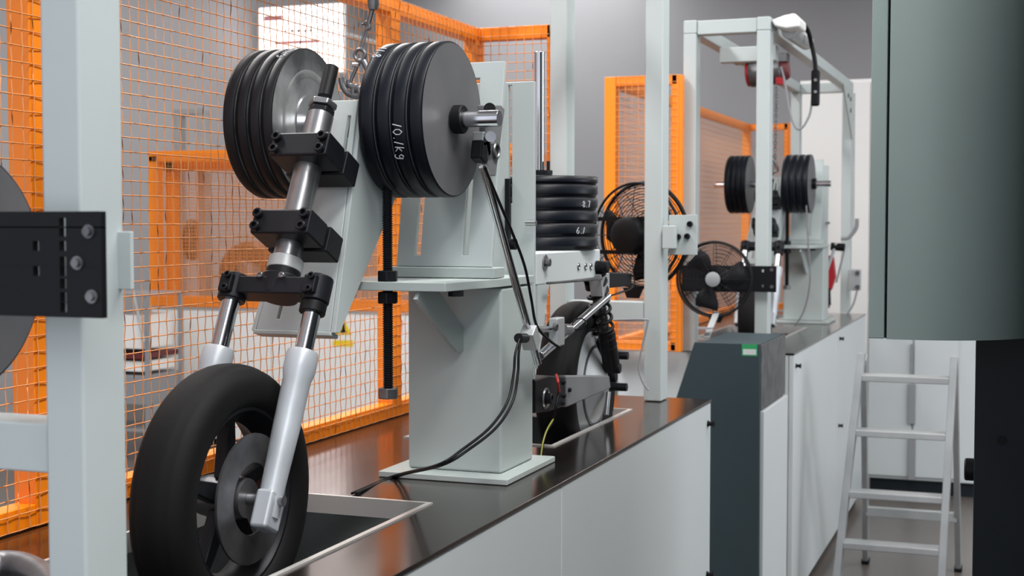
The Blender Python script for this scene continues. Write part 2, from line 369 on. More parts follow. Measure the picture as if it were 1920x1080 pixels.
# ================================================================== FANS
def make_fan(R=.155):
    t = thing('wire_fan', '', 'fan', (0, 0, 0), 'black round workshop fans')
    MB().torus((0, -.02, 0), (0, 1, 0), R, .0055, 56, 8).torus((0, .022, 0), (0, 1, 0), R * .99, .004, 56, 8).build('outer_ring', 'blackp', t)
    g = MB()
    for k in range(1, 15):
        rr = R * (.22 + .78 * k / 15); bulge = -.02 - .022 * (1 - (rr / R) ** 2)
        g.torus((0, bulge, 0), (0, 1, 0), rr, .0014, 48, 4)
        if k % 2: g.torus((0, .022 + .02 * (1 - (rr / R) ** 2), 0), (0, 1, 0), rr, .0010, 48, 4)
    for k in range(12):
        a = 2 * pi * k / 12
        g.tube([(cos(a) * q * R, -.022 - .022 * (1 - q * q), sin(a) * q * R) for q in (.2, .5, .8, 1)], .0013, 5)
        g.tube([(cos(a) * q * R, .024 + .02 * (1 - q * q), sin(a) * q * R) for q in (.2, .5, .8, .99)], .0013, 5)
    o = g.build('guard_wires', 'black', t); o['kind'] = 'stuff'
    MB().lathe([(0, .088), (.035, .088), (.052, .078), (.056, .06), (.054, .03), (.03, .022), (0, .022)], (0, 0, 0), (0, 1, 0), 28).build('motor', 'blackp', t)
    MB().lathe([(0, -.052), (R * .15, -.05), (R * .2, -.046), (R * .2, -.044), (0, -.044)], (0, 0, 0), (0, 1, 0), 24).build('centre_badge', 'dgrey', t)
    MB().lathe([(0, -.02), (.022, -.018), (.026, .02), (0, .02)], (0, 0, 0), (0, 1, 0), 20).build('hub', 'blackp', t)
    for k in range(3):
        a0 = 2 * pi * k / 3; vs = []; n = 7
        for j in range(n):
            q = .02 + (R * .88 - .02) * j / (n - 1); hw = .25 + .28 * sin(pi * min(1, j / (n - 1) * .85))
            for s_ in (-1, 1): 
                an = a0 + s_ * hw * .9 + .3 * j / n; vs.append(V((cos(an) * q, s_ * .016, sin(an) * q)))
        fs = [[2 * j, 2 * j + 1, 2 * j + 3, 2 * j + 2] for j in range(n - 1)]
        o = MB().add(vs, fs).build('blade', 'blackp', t); md = o.modifiers.new('s', 'SOLIDIFY'); md.thickness = .0015
    for z in (.048, -.05):
        w_ = (R * R - z * z) ** .5
        MB().bx(-w_, w_, .044, .048, z - .006, z + .006).build('rear_bar', 'blackp', t)
    MB().prism([(.035, .03, -R), (-.035, .03, -R), (-.02, .03, -R - .03), (.02, .03, -R - .03)], (0, .008, 0)).build('foot_bracket', 'blackp', t)
    return t
fan = make_fan()
c = PY(1200, 441, 3.98); fan.location = c; fan.rotation_euler = (0, 0, R_(180 - 20)); fan['label'] = 'black fan with large round motor partly hidden by the post right of the weight stack'
c2 = PY(1340, 523, 4.98)
f2 = copy_tree(fan, c2 - c, 'grey wire fan mounted before the black bar of the farther gantry', rot=(0, 0, R_(2)), scale=.87)
MB().bx(-.985, -.945, 3.7575, 3.93, -.045, -.015).build('fan_bracket', 'blackp', g1)
t = thing('fan_stand', 'grey angled leg holding the wire fan above the dark green desk', 'stand', PY(1318, 634, 4.9))
A, B = PY(1344, 585, 4.97), PY(1324, 634, 4.86)
MB().obox((A + B) / 2, (1, 0, 0), B - A, (B - A).cross(V((1, 0, 0))), .022, (B - A).length, .006).build('leg', 'alu2', t)
MB().bx(B.x - .03, B.x + .02, 4.84, 4.88, -.378, -.372).build('foot', 'dgrey', t)

# ================================================================== DARK GREEN DESK between the benches
Y = 4.44; zb = FL
tl, tr = PY(1302, 641, Y), PY(1425, 641, Y)
t = thing('control_desk', 'dark petrol green control desk between the two benches', 'cabinet', ((tl.x + tr.x) / 2, 4.7, FL))
kn = PY(1240, 830, Y)
MB().prism([(kn.x, Y, zb + .03), (tr.x + .003, Y, zb + .03), (tr.x, Y, tl.z), (tl.x, Y, tl.z), (kn.x, Y, kn.z)], (0, .016, 0)).build('front_panel', 'darkgreen', t, bev=.003)
MB().prism([(kn.x + .01, Y + .017, zb + .03), (tr.x - .004, Y + .017, zb + .03), (tr.x - .004, Y + .017, tl.z - .004), (tl.x + .01, Y + .017, tl.z - .004), (kn.x + .01, Y + .017, kn.z)], (0, .46, 0)).build('body', 'darkgreen', t)
zz = PX(1413, 781, tr.x).z
MB().bx(tr.x - .003, tr.x + .012, Y + .02, 4.93, zb + .04, zz).build('side_panel', 'panel', t, bev=.002)
MB().bx(tr.x - .003, tr.x + .002, Y + .02, 4.93, zz + .004, tl.z - .006).build('upper_side_panel', 'dsteel', t, bev=.001)
a, b = PY(1391, 645, Y - .001), PY(1420, 668, Y - .001)
s_ = MB().bx(a.x, b.x, Y - .001, Y, b.z, a.z).build('sticker', 'green', t)
MB().bx(a.x + .004, b.x - .004, Y - .0016, Y - .001, b.z + .004, (a.z + b.z) / 2 + .003).build('sticker_text_field', 'panel', s_)

# ================================================================== FRONT STATION
def unit(rk): return V((0, sin(rk), cos(rk)))
RK = R_(26); T = unit(RK); N = V((0, -cos(RK), sin(RK)))      # fork direction and its forward normal
SX = -1.15
S0 = V((SX, 2.087, .08)); 
def S(z): return S0 + T * ((z - S0.z) / T.z)
# ---- load column
YC0, YC1, XC0, XC1 = 2.45, 2.63, -1.13, -.934
col = thing('load_column', 'pale grey steel column with shelf and slotted plate behind the two front weight stacks', 'column', (-1.03, 2.54, BT), 'load columns')
MB().bx(XC0, XC1, YC0, YC1, BT + .012, -.123).build('column_tube', 'shade', col, bev=.006)
MB().bx(XC0 - .04, XC1 + .03, YC0 - .05, YC1 + .05, BT + .0005, BT + .012).build('base_plate', 'shade', col, bev=.002)
SH = -.105
MB().prism([(-1.2, 2.235, SH - .016), (-.957, 2.235, SH - .016), (XC1 + .002, YC0 - .01, SH - .016), (XC1 + .002, YC1, SH - .016), (-1.2, YC1, SH - .016)], (0, 0, .016)).build('shelf', 'shade', col, bev=.0015)
gx = -1.02
MB().prism([(gx, 2.25, SH - .017), (gx, 2.33, SH - .017), (gx, YC0, -.2), (gx, YC0, -.245), (gx, 2.42, -.245), (gx, 2.235, -.135)], (.008, 0, 0)).build('gusset', 'shade', col, bev=.001)
# slotted plate, leaning back
b0, b1 = PY(743, 503, 2.43), PY(921, 503, 2.43)
wd = b1.x - b0.x; lean = R_(10.5); vv = V((0, sin(lean), cos(lean))); nn = V((0, cos(lean), -sin(lean)))
hgt = .40
u1, u2 = PY(781, 485, 2.43).x - b0.x, PY(870, 485, 2.43).x - b0.x
MB().slotted((b0.x, 2.43, SH + .022), (1, 0, 0), vv, nn * .012, [0, u1 - .006, u1 + .006, u2 - .006, u2 + .006, wd], [0, .022, .17, .215, .368, hgt],
             {(1, 1), (3, 1), (1, 3), (3, 3)}).build('slotted_plate', 'pale', col, bev=.0015)
MB().bx(b0.x - .008, b1.x + .012, 2.415, 2.47, SH + .001, SH + .021).build('plate_foot', 'shade', col, bev=.002)
# rear plate
r0, r1 = PY(940, 155, 2.665), PY(1003, 155, 2.665)
ua = r1.x - PY(958, 300, 2.665).x
MB().slotted((r0.x - .1, 2.66, -.32), (1, 0, 0), (0, 0, 1), (0, .012, 0), [0, r1.x - ua - r0.x + .1 - .004, r1.x - ua - r0.x + .1 + .004, r1.x - r0.x + .1],
             [0, .36, .6, r0.z + .32], {(1, 1)}).build('rear_plate', 'pale', col, bev=.0015)
MB().bx(r1.x - ua - .006, r1.x - ua + .003, 2.645, 2.658, -.05, .09).build('slot_rod', 'blackp', col)
q = PX(964, 430, r1.x); 
MB().cyl((XC1 - .02, 2.64, .0), (XC1 + .002, 2.64, .0), .006, n=12).build('bolt', 'steel', col)
MB().cyl((-.965, 2.3, SH - .027), (-.965, 2.3, SH - .0165), .014, n=6).build('bolt', 'black', col)
# ---- threaded rod through the shelf
rx, ry = PY(727, 537, 2.26).x, 2.26
rod = thing('threaded_rod', 'black threaded rod with hexagon nuts hanging through the column shelf', 'rod', (rx, ry, PY(727, 747, 2.26).z), 'threaded rods')
zt, zb2 = PY(735, 290, ry).z, PY(727, 745, ry).z
pr = []; z = zb2 + .01; pitch = .0042
while z < zt: pr += [(.0078, z), (.0098, z + pitch * .35), (.0098, z + pitch * .5), (.0078, z + pitch * .85)]; z += pitch
MB().lathe([(0, pr[0][1])] + pr + [(0, pr[-1][1])], (rx, ry, 0), (0, 0, 1), 14).build('threaded_bar', 'black', rod, angle=20)
for (y0, y1, r_, m_) in ((507, 528, .0195, 'black'), (547, 569, .0195, 'black'), (727, 747, .0195, 'dsteel')):
    a, b = PY(727, y0, ry).z, PY(727, y1, ry).z
    hexa(rod, 'nut', (rx, ry, b), (0, 0, 1), r_, a - b, m_)
MB().bx(rx - .019, rx + .019, ry - .019, ry + .012, SH - .0155, SH - .0005)
# ---- sloping mount with side plate
fm = thing('fork_mount', 'pale grey sloping mount plate with tapered side gusset carrying the front fork clamps', 'bracket', (-1.19, 2.15, -.2), 'sloping fork mounts')
xr = -1.115; xl_ = -1.26
Bt, Tp = PX(619, 622, xr), PX(671, 187, xr)
vv2 = (Tp - Bt); L = vv2.length; vv2 = vv2.normalized(); nn2 = V((0, vv2.z, -vv2.y))     # pointing back (+Y)
us = [0, .10, .112, xr - xl_]; 
fpm = MB().slotted((xl_, Bt.y, Bt.z), (1, 0, 0), vv2, nn2 * .012, [0, .036, .042, .115, .127, xr - xl_], [0, .02, .05, L * .62, L * .93, L], {(1, 1), (3, 3)})
for p_ in fpm.v: p_.x = xr + (p_.x - xr) * (1 - .48 * (p_.z - Bt.z) / (Tp.z - Bt.z))     # the plate narrows towards its top
fpm.build('front_plate', 'pale', fm, bev=.0015)
MB().obox(V(((xl_ + xr) / 2, Bt.y, Bt.z)) + nn2 * .012 - vv2 * .004, (1, 0, 0), nn2, vv2, xr - xl_ + .006, .03, .008).build('lower_lip', 'shade', fm, bev=.002)
sp = [PX(619, 624, xr), PX(628, 625, xr), PX(734, 371, xr), PX(737, 290, xr), PX(727, 240, xr), PX(700, 200, xr), PX(673, 186, xr)]
MB().prism([p + V((.0005, 0, 0)) for p in sp], (.009, 0, 0)).build('side_gusset', 'pale', fm, bev=.0012)
MB().prism([p + V(((xl_ - xr) * (1 - .48 * (p.z - Bt.z) / (Tp.z - Bt.z)) - .0005, 0, 0)) for p in sp], (-.009, 0, 0)).build('side_gusset', 'pale', fm, bev=.0012)
# clamps
def clamp(py, px):
    c = PX(px, py, SX); c = S(c.z)
    d = thing  # noqa
    rear = MB().obox(c - N * .048, (1, 0, 0), T, N, .112, .046, .05).build('clamp_base', 'black', fm, bev=.003)
    cap = MB().obox(c + N * .014 , (1, 0, 0), T, N, .108, .044, .062).build('clamp_cap', 'black', fm, bev=.004)
    for sx in (-1, 1):
        for sz in (-1, 1):
            socket_bolt(cap, c + V((.043 * sx, 0, 0)) + T * (.0115 * sz) + N * .045, N, .0085, .010)
    return c
clamp(292, 573); clamp(436, 545)
# ---- front fork
fk = thing('motorcycle_fork', 'front motorcycle fork with chrome stanchions and black lower clamp held in the near station', 'fork', S(-.12), 'front forks')
top = PX(628, 127, SX); topz = top.z
MB().cyl(S(topz - .055), S(topz), .0125, n=28).build('stem', 'blackp', fk, bev=.0015)
c0 = S(PX(605, 200, SX).z)
hexa(fk, 'nut', c0 - T * .004, T, .026, .012, 'steel'); hexa(fk, 'nut', c0 - T * .018, T, .024, .012, 'black')
MB().cyl(S(-.062), c0 - T * .018, .0235, n=36).build('steering_tube', 'steel', fk)
MB().cyl(S(-.08), S(-.06), .029, n=36).build('bearing_cup', 'alu2', fk, bev=.002)
MB().cyl(S(-.098), S(-.08), .0285, n=36).build('bearing_seal', 'blackp', fk)
FY = 1.968
def Fp(x, z): return V((x, FY + (z + .129) * tan(RK), z))
xL_, xR_ = -1.226, -1.072
crown = MB()
cc = Fp(SX, -.108)
crown.obox(cc + V((0, .004, 0)), (1, 0, 0), T, N, .125, .03, .042)
crown.cyl(S(-.124), S(-.09), .034, n=28)
for x in (xL_, xR_): crown.cyl(Fp(x, -.128), Fp(x, -.088), .0235, n=28)
for x in (xL_, xR_): crown.obox(Fp(x, -.108) + N * .022, (1, 0, 0), T, N, .022, .032, .018)
crown.build('lower_clamp', 'black', fk, bev=.003)
for x in (xL_, xR_):
    for dz in (-.010, .010): socket_bolt(fk, Fp(x + .004, -.108 + dz) + N * .031, N, .0058, .006)
    socket_bolt(fk, Fp(x, -.088), T, .007, .006, 'dsteel')
for dx in (-.02, .02): socket_bolt(fk, S(-.1) + V((dx, 0, 0)) + N * .033, N, .005, .006, 'steel')
MB().cyl(Fp(xR_, -.145), Fp(xR_, -.1285), .0215, n=28).build('dust_seal', 'blackp', fk, bev=.002)
AX = Fp(SX, -.42); AXY = AX.y
for x in (xL_, xR_):
    MB().cyl(Fp(x, -.30), Fp(x, -.10), .0148, n=32).build('stanchion', 'chrome', fk)
    MB().lathe([(.0155, 0), (.0155, .003), (.0245, .002), (.026, -.004), (.026, -.03), (.0225, -.045), (.0215, -.12), (.019, -.2), (.018, -.265), (0, -.268)], Fp(x, -.206), T, 32).build('lower_leg', 'alu', fk)
    MB().obox(Fp(x, -.435), (1, 0, 0), T, N, .03, .06, .045).build('axle_lug', 'alu', fk, bev=.006)
MB().cyl(V((xL_ - .02, AXY, -.42)), V((xR_ + .024, AXY, -.42)), .0085, n=20).build('axle', 'steel', fk)
# ---- wheel prototype (axis X)
def make_wheel(loc, label):
    t = thing('wheel', label, 'wheel', loc, 'motorcycle wheels on the rollers'); o = V(loc)
    R0, W = .205, .047
    prof = []
    for i in range(25):
        a = pi * (i / 24) ; r = R0 - .036 + .036 * sin(a) ** .9; h = -W * cos(a)
        if i in (8, 16): r -= .002
        prof.append((r, h))
    prof = [(.132, -.03), (.15, -W * .98)] + prof + [(.15, W * .98), (.132, .03)]
    MB().lathe(prof, o, (1, 0, 0), 72, True).build('tyre', 'rubber', t, angle=50)
    MB().lathe([(.134, -.036), (.139, -.036), (.139, -.03), (.128, -.018), (.122, 0), (.128, .018), (.139, .03), (.139, .036), (.134, .036), (.126, .026), (.116, 0), (.126, -.026)], o, (1, 0, 0), 64, True).build('rim', 'black', t)
    MB().lathe([(.009, -.04), (.03, -.04), (.034, -.02), (.03, 0), (.034, .02), (.03, .04), (.009, .04)], o, (1, 0, 0), 32, True).build('hub', 'dsteel', t)
    for k in range(5):
        a = 2 * pi * k / 5 + .3; e = V((0, cos(a), sin(a))); g = V((0, -sin(a), cos(a)))
        MB().prism([o + e * .03 - g * .016 - V((.012, 0, 0)), o + e * .124 - g * .009 - V((.009, 0, 0)), o + e * .124 + g * .009 - V((.009, 0, 0)), o + e * .03 + g * .016 - V((.012, 0, 0))], (.022, 0, 0)).build('spoke', 'black', t, bev=.003)
    MB().lathe([(.055, .044), (.1, .044), (.1, .048), (.055, .048)], o, (1, 0, 0), 48, True).build('brake_disc', 'dsteel', t)
    return t
wh = make_wheel((SX, AXY, -.42), 'black slick motorcycle front wheel sunk into the near bench between chrome fork legs')
# ---- load shaft + plates
YS, ZS = 2.315, .186
sh = thing('load_shaft', 'polished steel shaft carrying the large front weight stacks', 'shaft', (-1.16, YS, ZS), 'load shafts')
MB().cyl((-1.446, YS, ZS), (-.886, YS, ZS), .0148, n=32).build('bar', 'chrome', sh, bev=.001)
for x in (-.972, -1.374): MB().lathe([(.0152, 0), (.026, 0), (.026, .016), (.024, .018), (.0152, .018)], (x, YS, ZS), (1, 0, 0), 28, True).build('collar', 'blackp', sh)
MB().cyl((-1.185, YS, ZS), (-1.13, YS, ZS), .03, n=28).build('bearing_housing', 'greycast', sh, bev=.002)
STROKES = {'1': [[(0.1, 0), (.35, 1)]], '0': [[(.3, 0), (.05, .3), (.05, .7), (.3, 1), (.55, .7), (.55, .3), (.3, 0)]], '.': [[(.1, 0), (.16, .08)]],
           'k': [[(.05, 0), (.15, 1)], [(.5, .7), (.1, .35), (.5, 0)]], 'g': [[(.5, .6), (.25, .75), (.08, .5), (.25, .25), (.5, .35), (.55, .65), (.5, -.05), (.25, -.25), (.08, -.1)]],
           '8': [[(.3, .5), (.08, .75), (.3, 1), (.5, .75), (.3, .5), (.05, .25), (.3, 0), (.55, .25), (.3, .5)]], '7': [[(0, 1), (.5, 1), (.2, 0)]],
           '5': [[(.5, 1), (.1, 1), (.08, .55), (.4, .55), (.5, .25), (.3, 0), (.05, .1)]], '6': [[(.45, 1), (.1, .5), (.08, .2), (.3, 0), (.5, .2), (.45, .45), (.1, .4)]]}
def rim_text(parent, txt, phi0, R=.1403, h=.017, adv=.0135, sgn=1, rr=.0009):
    m = MB(); u = 0
    for ch in txt:
        for st in STROKES[ch]:
            pts = []
            for i in range(len(st) - 1):
                for k in range(4): pts.append((st[i][0] + (st[i + 1][0] - st[i][0]) * k / 4, st[i][1] + (st[i + 1][1] - st[i][1]) * k / 4))
            pts.append(st[-1]); P = []
            for (a, b) in pts:
                s_ = (u + a * .017) / R; ph = phi0 - sgn * s_
                P.append(V((sgn * (b - .5) * h, -R * cos(ph), R * sin(ph))))
            m.tube(P, rr, 5)
        u += adv * (.55 if ch in '.' else (.75 if ch == '1' else 1))
    me = m.build('chalk_writing', 'chalk', None); me.parent = parent; return me
def make_plate(name='weight_plate', tt=.031, R=.14, rimm='plate', facem='face'):
    t = thing(name, '', 'weight plate', (0, 0, 0)); h = tt / 2
    MB().lathe([(.016, -h + .001), (R - .012, -h + .001), (R - .0055, -h + .0012), (R - .004, -h + .003), (R - .0035, -h + .0075), (R, -h + .0095), (R, h - .002), (R - .002, h - .0003), (R - .012, h - .0003), (.016, h - .001)],
               (0, 0, 0), (1, 0, 0), 72, True).build('disc', rimm, t, angle=60)
    for s_ in (-1, 1):
        MB().lathe([(.0165, s_ * (h - .003)), (.0165, s_ * h), (R - .0035 - (.004 if s_ < 0 else 0), s_ * h), (R - .0035 - (.004 if s_ < 0 else 0), s_ * (h - .003))], (0, 0, 0), (1, 0, 0), 64, True).build('machined_face', facem, t)
    return t
pp = make_plate(); pw = make_plate(rimm='plate2', facem='faceworn', tt=.026)
MB().lathe([(.0165, .013), (.0165, .0155), (.052, .0155), (.055, .013)], (0, 0, 0), (1, 0, 0), 48).build('hub_boss', 'steel', pw)
MB().lathe([(.085, .013), (.086, .0138), (.098, .0138), (.1, .013)], (0, 0, 0), (1, 0, 0), 48).build('turned_ring', 'faceworn', pw)
order = ['innermost', 'second from inside', 'third from inside', 'outermost']
def stack(proto, xs, Y, z, side, where, sta, grp, first, texts):
    out = []
    for i, x in enumerate(xs):
        o = proto if (first and i == 0) else copy_tree(proto, V((0, 0, 0)))
        o.location = (x, Y, z); o.rotation_euler = (0, 0, 0)
        o['label'] = 'black plate %s on %s end of the %s load shaft%s' % (order[i], side, where, texts.get(i, ('', ''))[1])
        o['group'] = grp; out.append(o)
    return out
xsr = [-1.1 + .0155 + .0312 * i for i in range(4)]; xsl = [-1.268 - .013 - .0262 * i for i in range(4)]
base_r = copy_tree(pp, V((0, 0, 0)), 'x'); base_l = copy_tree(pw, V((0, 0, 0)), 'x')
SR = stack(base_r, xsr, YS, ZS, 'right', 'near', 1, 'plates on the near load shaft', True, {2: ('', ' chalked 10.1kg')})
SL = stack(base_l, xsl, YS, ZS, 'left', 'near', 1, 'plates on the near load shaft', True, {})
rim_text(SR[2], '10.1kg', R_(-6)); rim_text(SR[0], '11.8', R_(64), sgn=1)
rim_text(SL[0], '6.11kg', R_(82))
for k, lb in enumerate(('dark round weight plate cut off by the left picture edge, nearer face', 'second dark weight plate directly behind the cut off one at the left edge')):
    q = copy_tree(pp, V((0, 0, 0)), lb, 'plates cut off at the left edge'); q.location = PY(-97, 507, 1.23) - V((.0315 * k, 0, 0))
t = thing('load_shaft', 'short steel shaft end through the plates at the left picture edge', 'shaft', PY(-97, 507, 1.23), 'load shafts')
q = t.location.copy(); MB().cyl(q - V((.15, 0, 0)), q + V((.03, 0, 0)), .0148, n=24).build('bar', 'chrome', t)
# ---- snap hook and sling
hk = thing('snap_hook', 'dark steel snap hook hanging on a rope loop between the front weight stacks', 'hook', PX(676, 100, -1.16), 'hoist hooks')
X_ = -1.16
YH = PX(676, 100, X_).y
def h2(px, py): return PY(px, py, YH)
eye = h2(675, 103)
MB().torus(eye, (0, 1, 0), .0105, .0036, 28, 10).build('eye', 'dsteel', hk)
body = smooth_path([h2(681, 114), h2(687, 126), h2(694, 144), h2(696, 160), h2(688, 168), h2(674, 167), h2(662, 164), h2(655, 158), h2(655, 150)], 6)
MB().tube(body, .0058, 10).build('hook_body', 'dsteel', hk)
MB().tube([h2(674, 117), h2(668, 128), h2(660, 146), h2(655, 160)], .0036, 8).build('gate', 'dsteel', hk)
MB().cyl(h2(668, 122) - V((.006, 0, 0)), h2(668, 122) + V((.006, 0, 0)), .005, n=14).build('gate_pin', 'steel', hk)
MB().tube(smooth_path([h2(640, 146), h2(643, 160), h2(652, 174), h2(668, 180), h2(676, 176), h2(672, 164), h2(664, 166), h2(662, 182)], 5), .0062, 10).build('lifting_eye', 'dsteel', fm)
sl = thing('lifting_sling', 'knotted grey rope sling leading up from the near snap hook', 'rope', h2(690, 50), 'hoist slings')
MB().tube(smooth_path([h2(674, 97), h2(677, 80), h2(683, 62), h2(687, 48)], 5), .0018, 8).tube(smooth_path([h2(677, 97), h2(682, 82), h2(686, 65), h2(689, 50)], 5), .0018, 8).build('rope_loop', 'dsteel', sl)
MB().tube(smooth_path([h2(686, 56), h2(691, 48), h2(684, 44), h2(691, 41), h2(693, 52), h2(688, 55)], 5), .0032, 8).build('knot', 'dsteel', sl)
MB().tube([h2(690, 46), h2(679, 45)], .0022, 6).build('rope_tail', 'dsteel', sl)
up = h2(700, 8)
MB().tube([h2(691, 45), h2(695, 30), up], .0045, 8).build('rope', 'dsteel', sl)
MB().lathe([(0, -.012), (.009, -.01), (.011, 0), (.009, .03), (0, .032)], up, (0, 0, 1), 16).build('swivel', 'dsteel', sl)
ch = MB(); z = up.z + .03; i = 0
while z < .70:
    pts = [V((up.x, up.y, z)) + (V((1, 0, 0)) if i % 2 else V((0, 1, 0))) * (.006 * cos(a)) + V((0, 0, .011 * sin(a))) for a in [2 * pi * k / 12 for k in range(12)]]
    ch.tube(pts, .002, 6, True); z += .018; i += 1
o = ch.build('hoist_chain', 'dsteel', sl)
MB().bx(-1.209, -.993, up.y - .03, up.y + .03, .725, .779).build('cross_beam', 'pale', g1, bev=.003)
MB().bx(up.x - .05, up.x + .05, up.y - .05, up.y + .05, .69, .724).build('hoist_block', 'blackp', sl, bev=.006)

# ================================================================== second station = copies of the first, farther down the line
DY = V((0, 4.4, 0))
copy_tree(col, DY, 'pale grey load column standing on the farther bench')
copy_tree(fm, DY, 'sloping fork mount plate on the farther bench')
fkb = copy_tree(fk, DY, 'smaller looking front fork with white lower tubes at the farther bench behind the gantry post')
copy_tree(wh, DY, 'black wheel on the farther bench behind the wire fan')
copy_tree(sh, DY, 'thin looking steel shaft carrying the far pair of weight stacks')
copy_tree(rod, DY, 'threaded rod hanging beside the farther load column')
for i, o in enumerate(SR):
    q = copy_tree(pp, V((0, 0, 0))); q.location = o.location + DY; q['label'] = 'black plate, %s on the right end of the far load shaft' % order[i]; q['group'] = 'plates on the far load shaft'
for i, o in enumerate(SL):
    q = copy_tree(pp, V((0, 0, 0))); q.scale = (.84, 1, 1); q.location = o.location + DY; q['label'] = 'black plate, %s on the left end of the far load shaft' % order[i]; q['group'] = 'plates on the far load shaft'
copy_tree(hk, DY, 'small snap hook at the far weight stacks')

# ================================================================== REAR SUSPENSION UNIT of the near bench
ar = thing('support_beam', 'light grey box arm under the upright weight stack behind the near column', 'arm', (-1.04, 2.9, -.125))
zt_ = -.062
MB().bx(-1.13, -.945, 2.68, 3.13, -.128, zt_).build('arm_box', 'panel', ar, bev=.003)
MB().prism([(-.9445, 2.685, -.128), (-.9445, 2.76, -.128), (-.9445, 2.685, -.30)], (-.008, 0, 0)).build('arm_gusset', 'pale', ar)
q = PX(1022, 492, -.944)
MB().lathe([(0, .002), (.016, .002), (.016, 0), (0, 0)], q, (1, 0, 0), 20).build('washer', 'steel', ar); hexa(ar, 'bolt', q + V((.002, 0, 0)), (1, 0, 0), .009, .01, 'dsteel')
for px in (1085, 1098, 1108):
    q = PX(px, 500, -.944); MB().torus(q, (1, 0, 0), .0065, .002, 16, 6).build('eyelet', 'steel', ar)
WX, WY = -1.062, 3.03
rodz = PY(1018, 97, WY).z
gr = thing('guide_rod', 'tall chrome guide rod rising out of the upright weight stack', 'rod', (WX, WY, zt_))
MB().cyl((WX, WY, zt_ + .0005), (WX, WY, rodz), .0118, n=28).build('rod', 'chrome', gr, bev=.001)
for dx in (-.022, .022): MB().cyl((WX + dx, WY, .118), (WX + dx, WY, .142), .004, n=10).build('stud', 'black', gr)
MB().lathe([(.012, .11), (.03, .11), (.031, .113), (.031, .121), (.012, .121)], (WX, WY, 0), (0, 0, 1), 28, True).build('collar', 'black', gr)
names = ['lowest', 'second from the bottom', 'third from the bottom', 'fourth from the bottom', 'fifth from the bottom', 'thin top']
z = zt_ + .001
for i in range(6):
    tt = .029 if i < 5 else .019
    o = copy_tree(pp, V((0, 0, 0))); o.rotation_euler = (0, -pi / 2, R_(17)); o.scale = (tt / .031, .965, .965)
    o.location = (WX, WY, z + tt / 2); z += tt + .0005
    o['label'] = 'black weight plate, %s of the upright stack%s' % (names[i], ' with chalked kg' if i == 4 else '')
    o['group'] = 'plates of the upright stack'
    if i in (1, 3, 4):
        rim_text(o, {1: '6.1', 3: '8.7', 4: '.1kg'}[i], R_({1: -40, 3: -48, 4: 19}[i]), h=.015)
# rear wheel (copy) with hub motor cover
XW, YW, ZW = -1.03, 3.22, -.395
w2 = copy_tree(wh, V((XW, YW, ZW)) - wh.location, 'black rear wheel with grey hub cover right of the near column')
MB().lathe([(0, .075), (.03, .073), (.055, .06), (.11, .042), (.132, .036), (.132, .03), (0, .03)], V((XW, YW, ZW)), (1, 0, 0), 40).build('hub_cover', 'alu2', w2)
ra = thing('swing_arm', 'black and grey rear swing arm reaching across the rear wheel hub', 'arm', (XW + .06, 3.05, ZW))
xa = XW + .085
pl = [PX(1062, 704, xa), PX(1143, 704, xa), PX(1146, 728, xa), PX(1064, 764, xa)]
MB().prism(pl, (-.022, 0, 0)).build('arm_cover', 'greycast', ra, bev=.004)
pl = [PX(1003, 712, xa), PX(1030, 704, xa), PX(1061, 706, xa), PX(1061, 762, xa), PX(1030, 772, xa), PX(1003, 775, xa)]
MB().prism(pl, (-.05, 0, 0)).build('pivot_block', 'black', ra, bev=.004)
q = PX(1024, 747, xa)
MB().torus(q, (1, 0, 0), .020, .003, 24, 6).build('bearing_ring', 'steel', ra); socket_bolt(ra, q, (1, 0, 0), .012, .014)
for (a, b) in ((1055, 717), (1056, 742), (1054, 756), (1066, 731)): socket_bolt(ra, PX(a, b, xa), (1, 0, 0), .005, .006)
for (a, b) in ((1150, 725), (1152, 666)):
    q = PX(a, b, xa - .01); MB().cyl(q + V((-.03, 0, 0)), q + V((.035, 0, 0)), .011, n=6).build('axle_nut', 'black', ra, bev=.001)
q0, q1 = PX(1141, 735, xa), PX(1137, 778, xa); MB().cyl(q0, q1, .006, n=12).build('adjuster', 'steel', ra); 
MB().tube(smooth_path([PX(1043, 703, xa + .008), PX(1046, 716, xa + .02), PX(1048, 735, xa + .012)]), .0032, 8).build('red_wire', 'cableR', ra)
MB().tube(smooth_path([PX(1048, 735, xa + .012), PX(1042, 765, xa + .01), PX(1036, 790, xa), PX(1022, 815, xa), PX(1013, 860, xa)]), .003, 8).build('wire', 'blackp', ra)
MB().tube(smooth_path([PX(1038, 785, xa + .002), PX(1026, 805, xa + .004), PX(1018, 830, xa + .004), PX(1014, 858, xa + .004)]), .0016, 8).build('yellow_wire', 'cableY', ra)
# shock absorbers
sk = thing('shock_absorber', 'black coil spring rear shock absorber hanging from the light grey arm', 'shock absorber', PX(1145, 700, -.95))
xs_ = -.945
tA, tB = PX(1118, 500, xs_), PX(1147, 690, xs_); D = (tB - tA).normalized(); LL = (tB - tA).length
MB().cyl(tA, tB, .009, n=16).build('damper_rod', 'dsteel', sk)
MB().cyl(tA + D * LL * .62, tB, .021, n=24).build('damper_body', 'blackp', sk, bev=.004)
def coil(A, D, L, R, r, turns):
    u, v = frame(D); return [A + D * (L * i / (turns * 16)) + (u * cos(2 * pi * i / 16) + v * sin(2 * pi * i / 16)) * R for i in range(turns * 16 + 1)]
MB().tube(coil(tA + D * .015, D, LL * .8, .018, 0, 9), .0042, 7).build('coil_spring', 'blackp', sk)
MB().cyl(tA - V((.02, 0, 0)), tA + V((.03, 0, 0)), .014, n=20).build('upper_eye', 'blackp', sk, bev=.002)
MB().cyl(tA + D * .01, tA + D * .02, .022, n=24).build('spring_seat', 'blackp', sk)
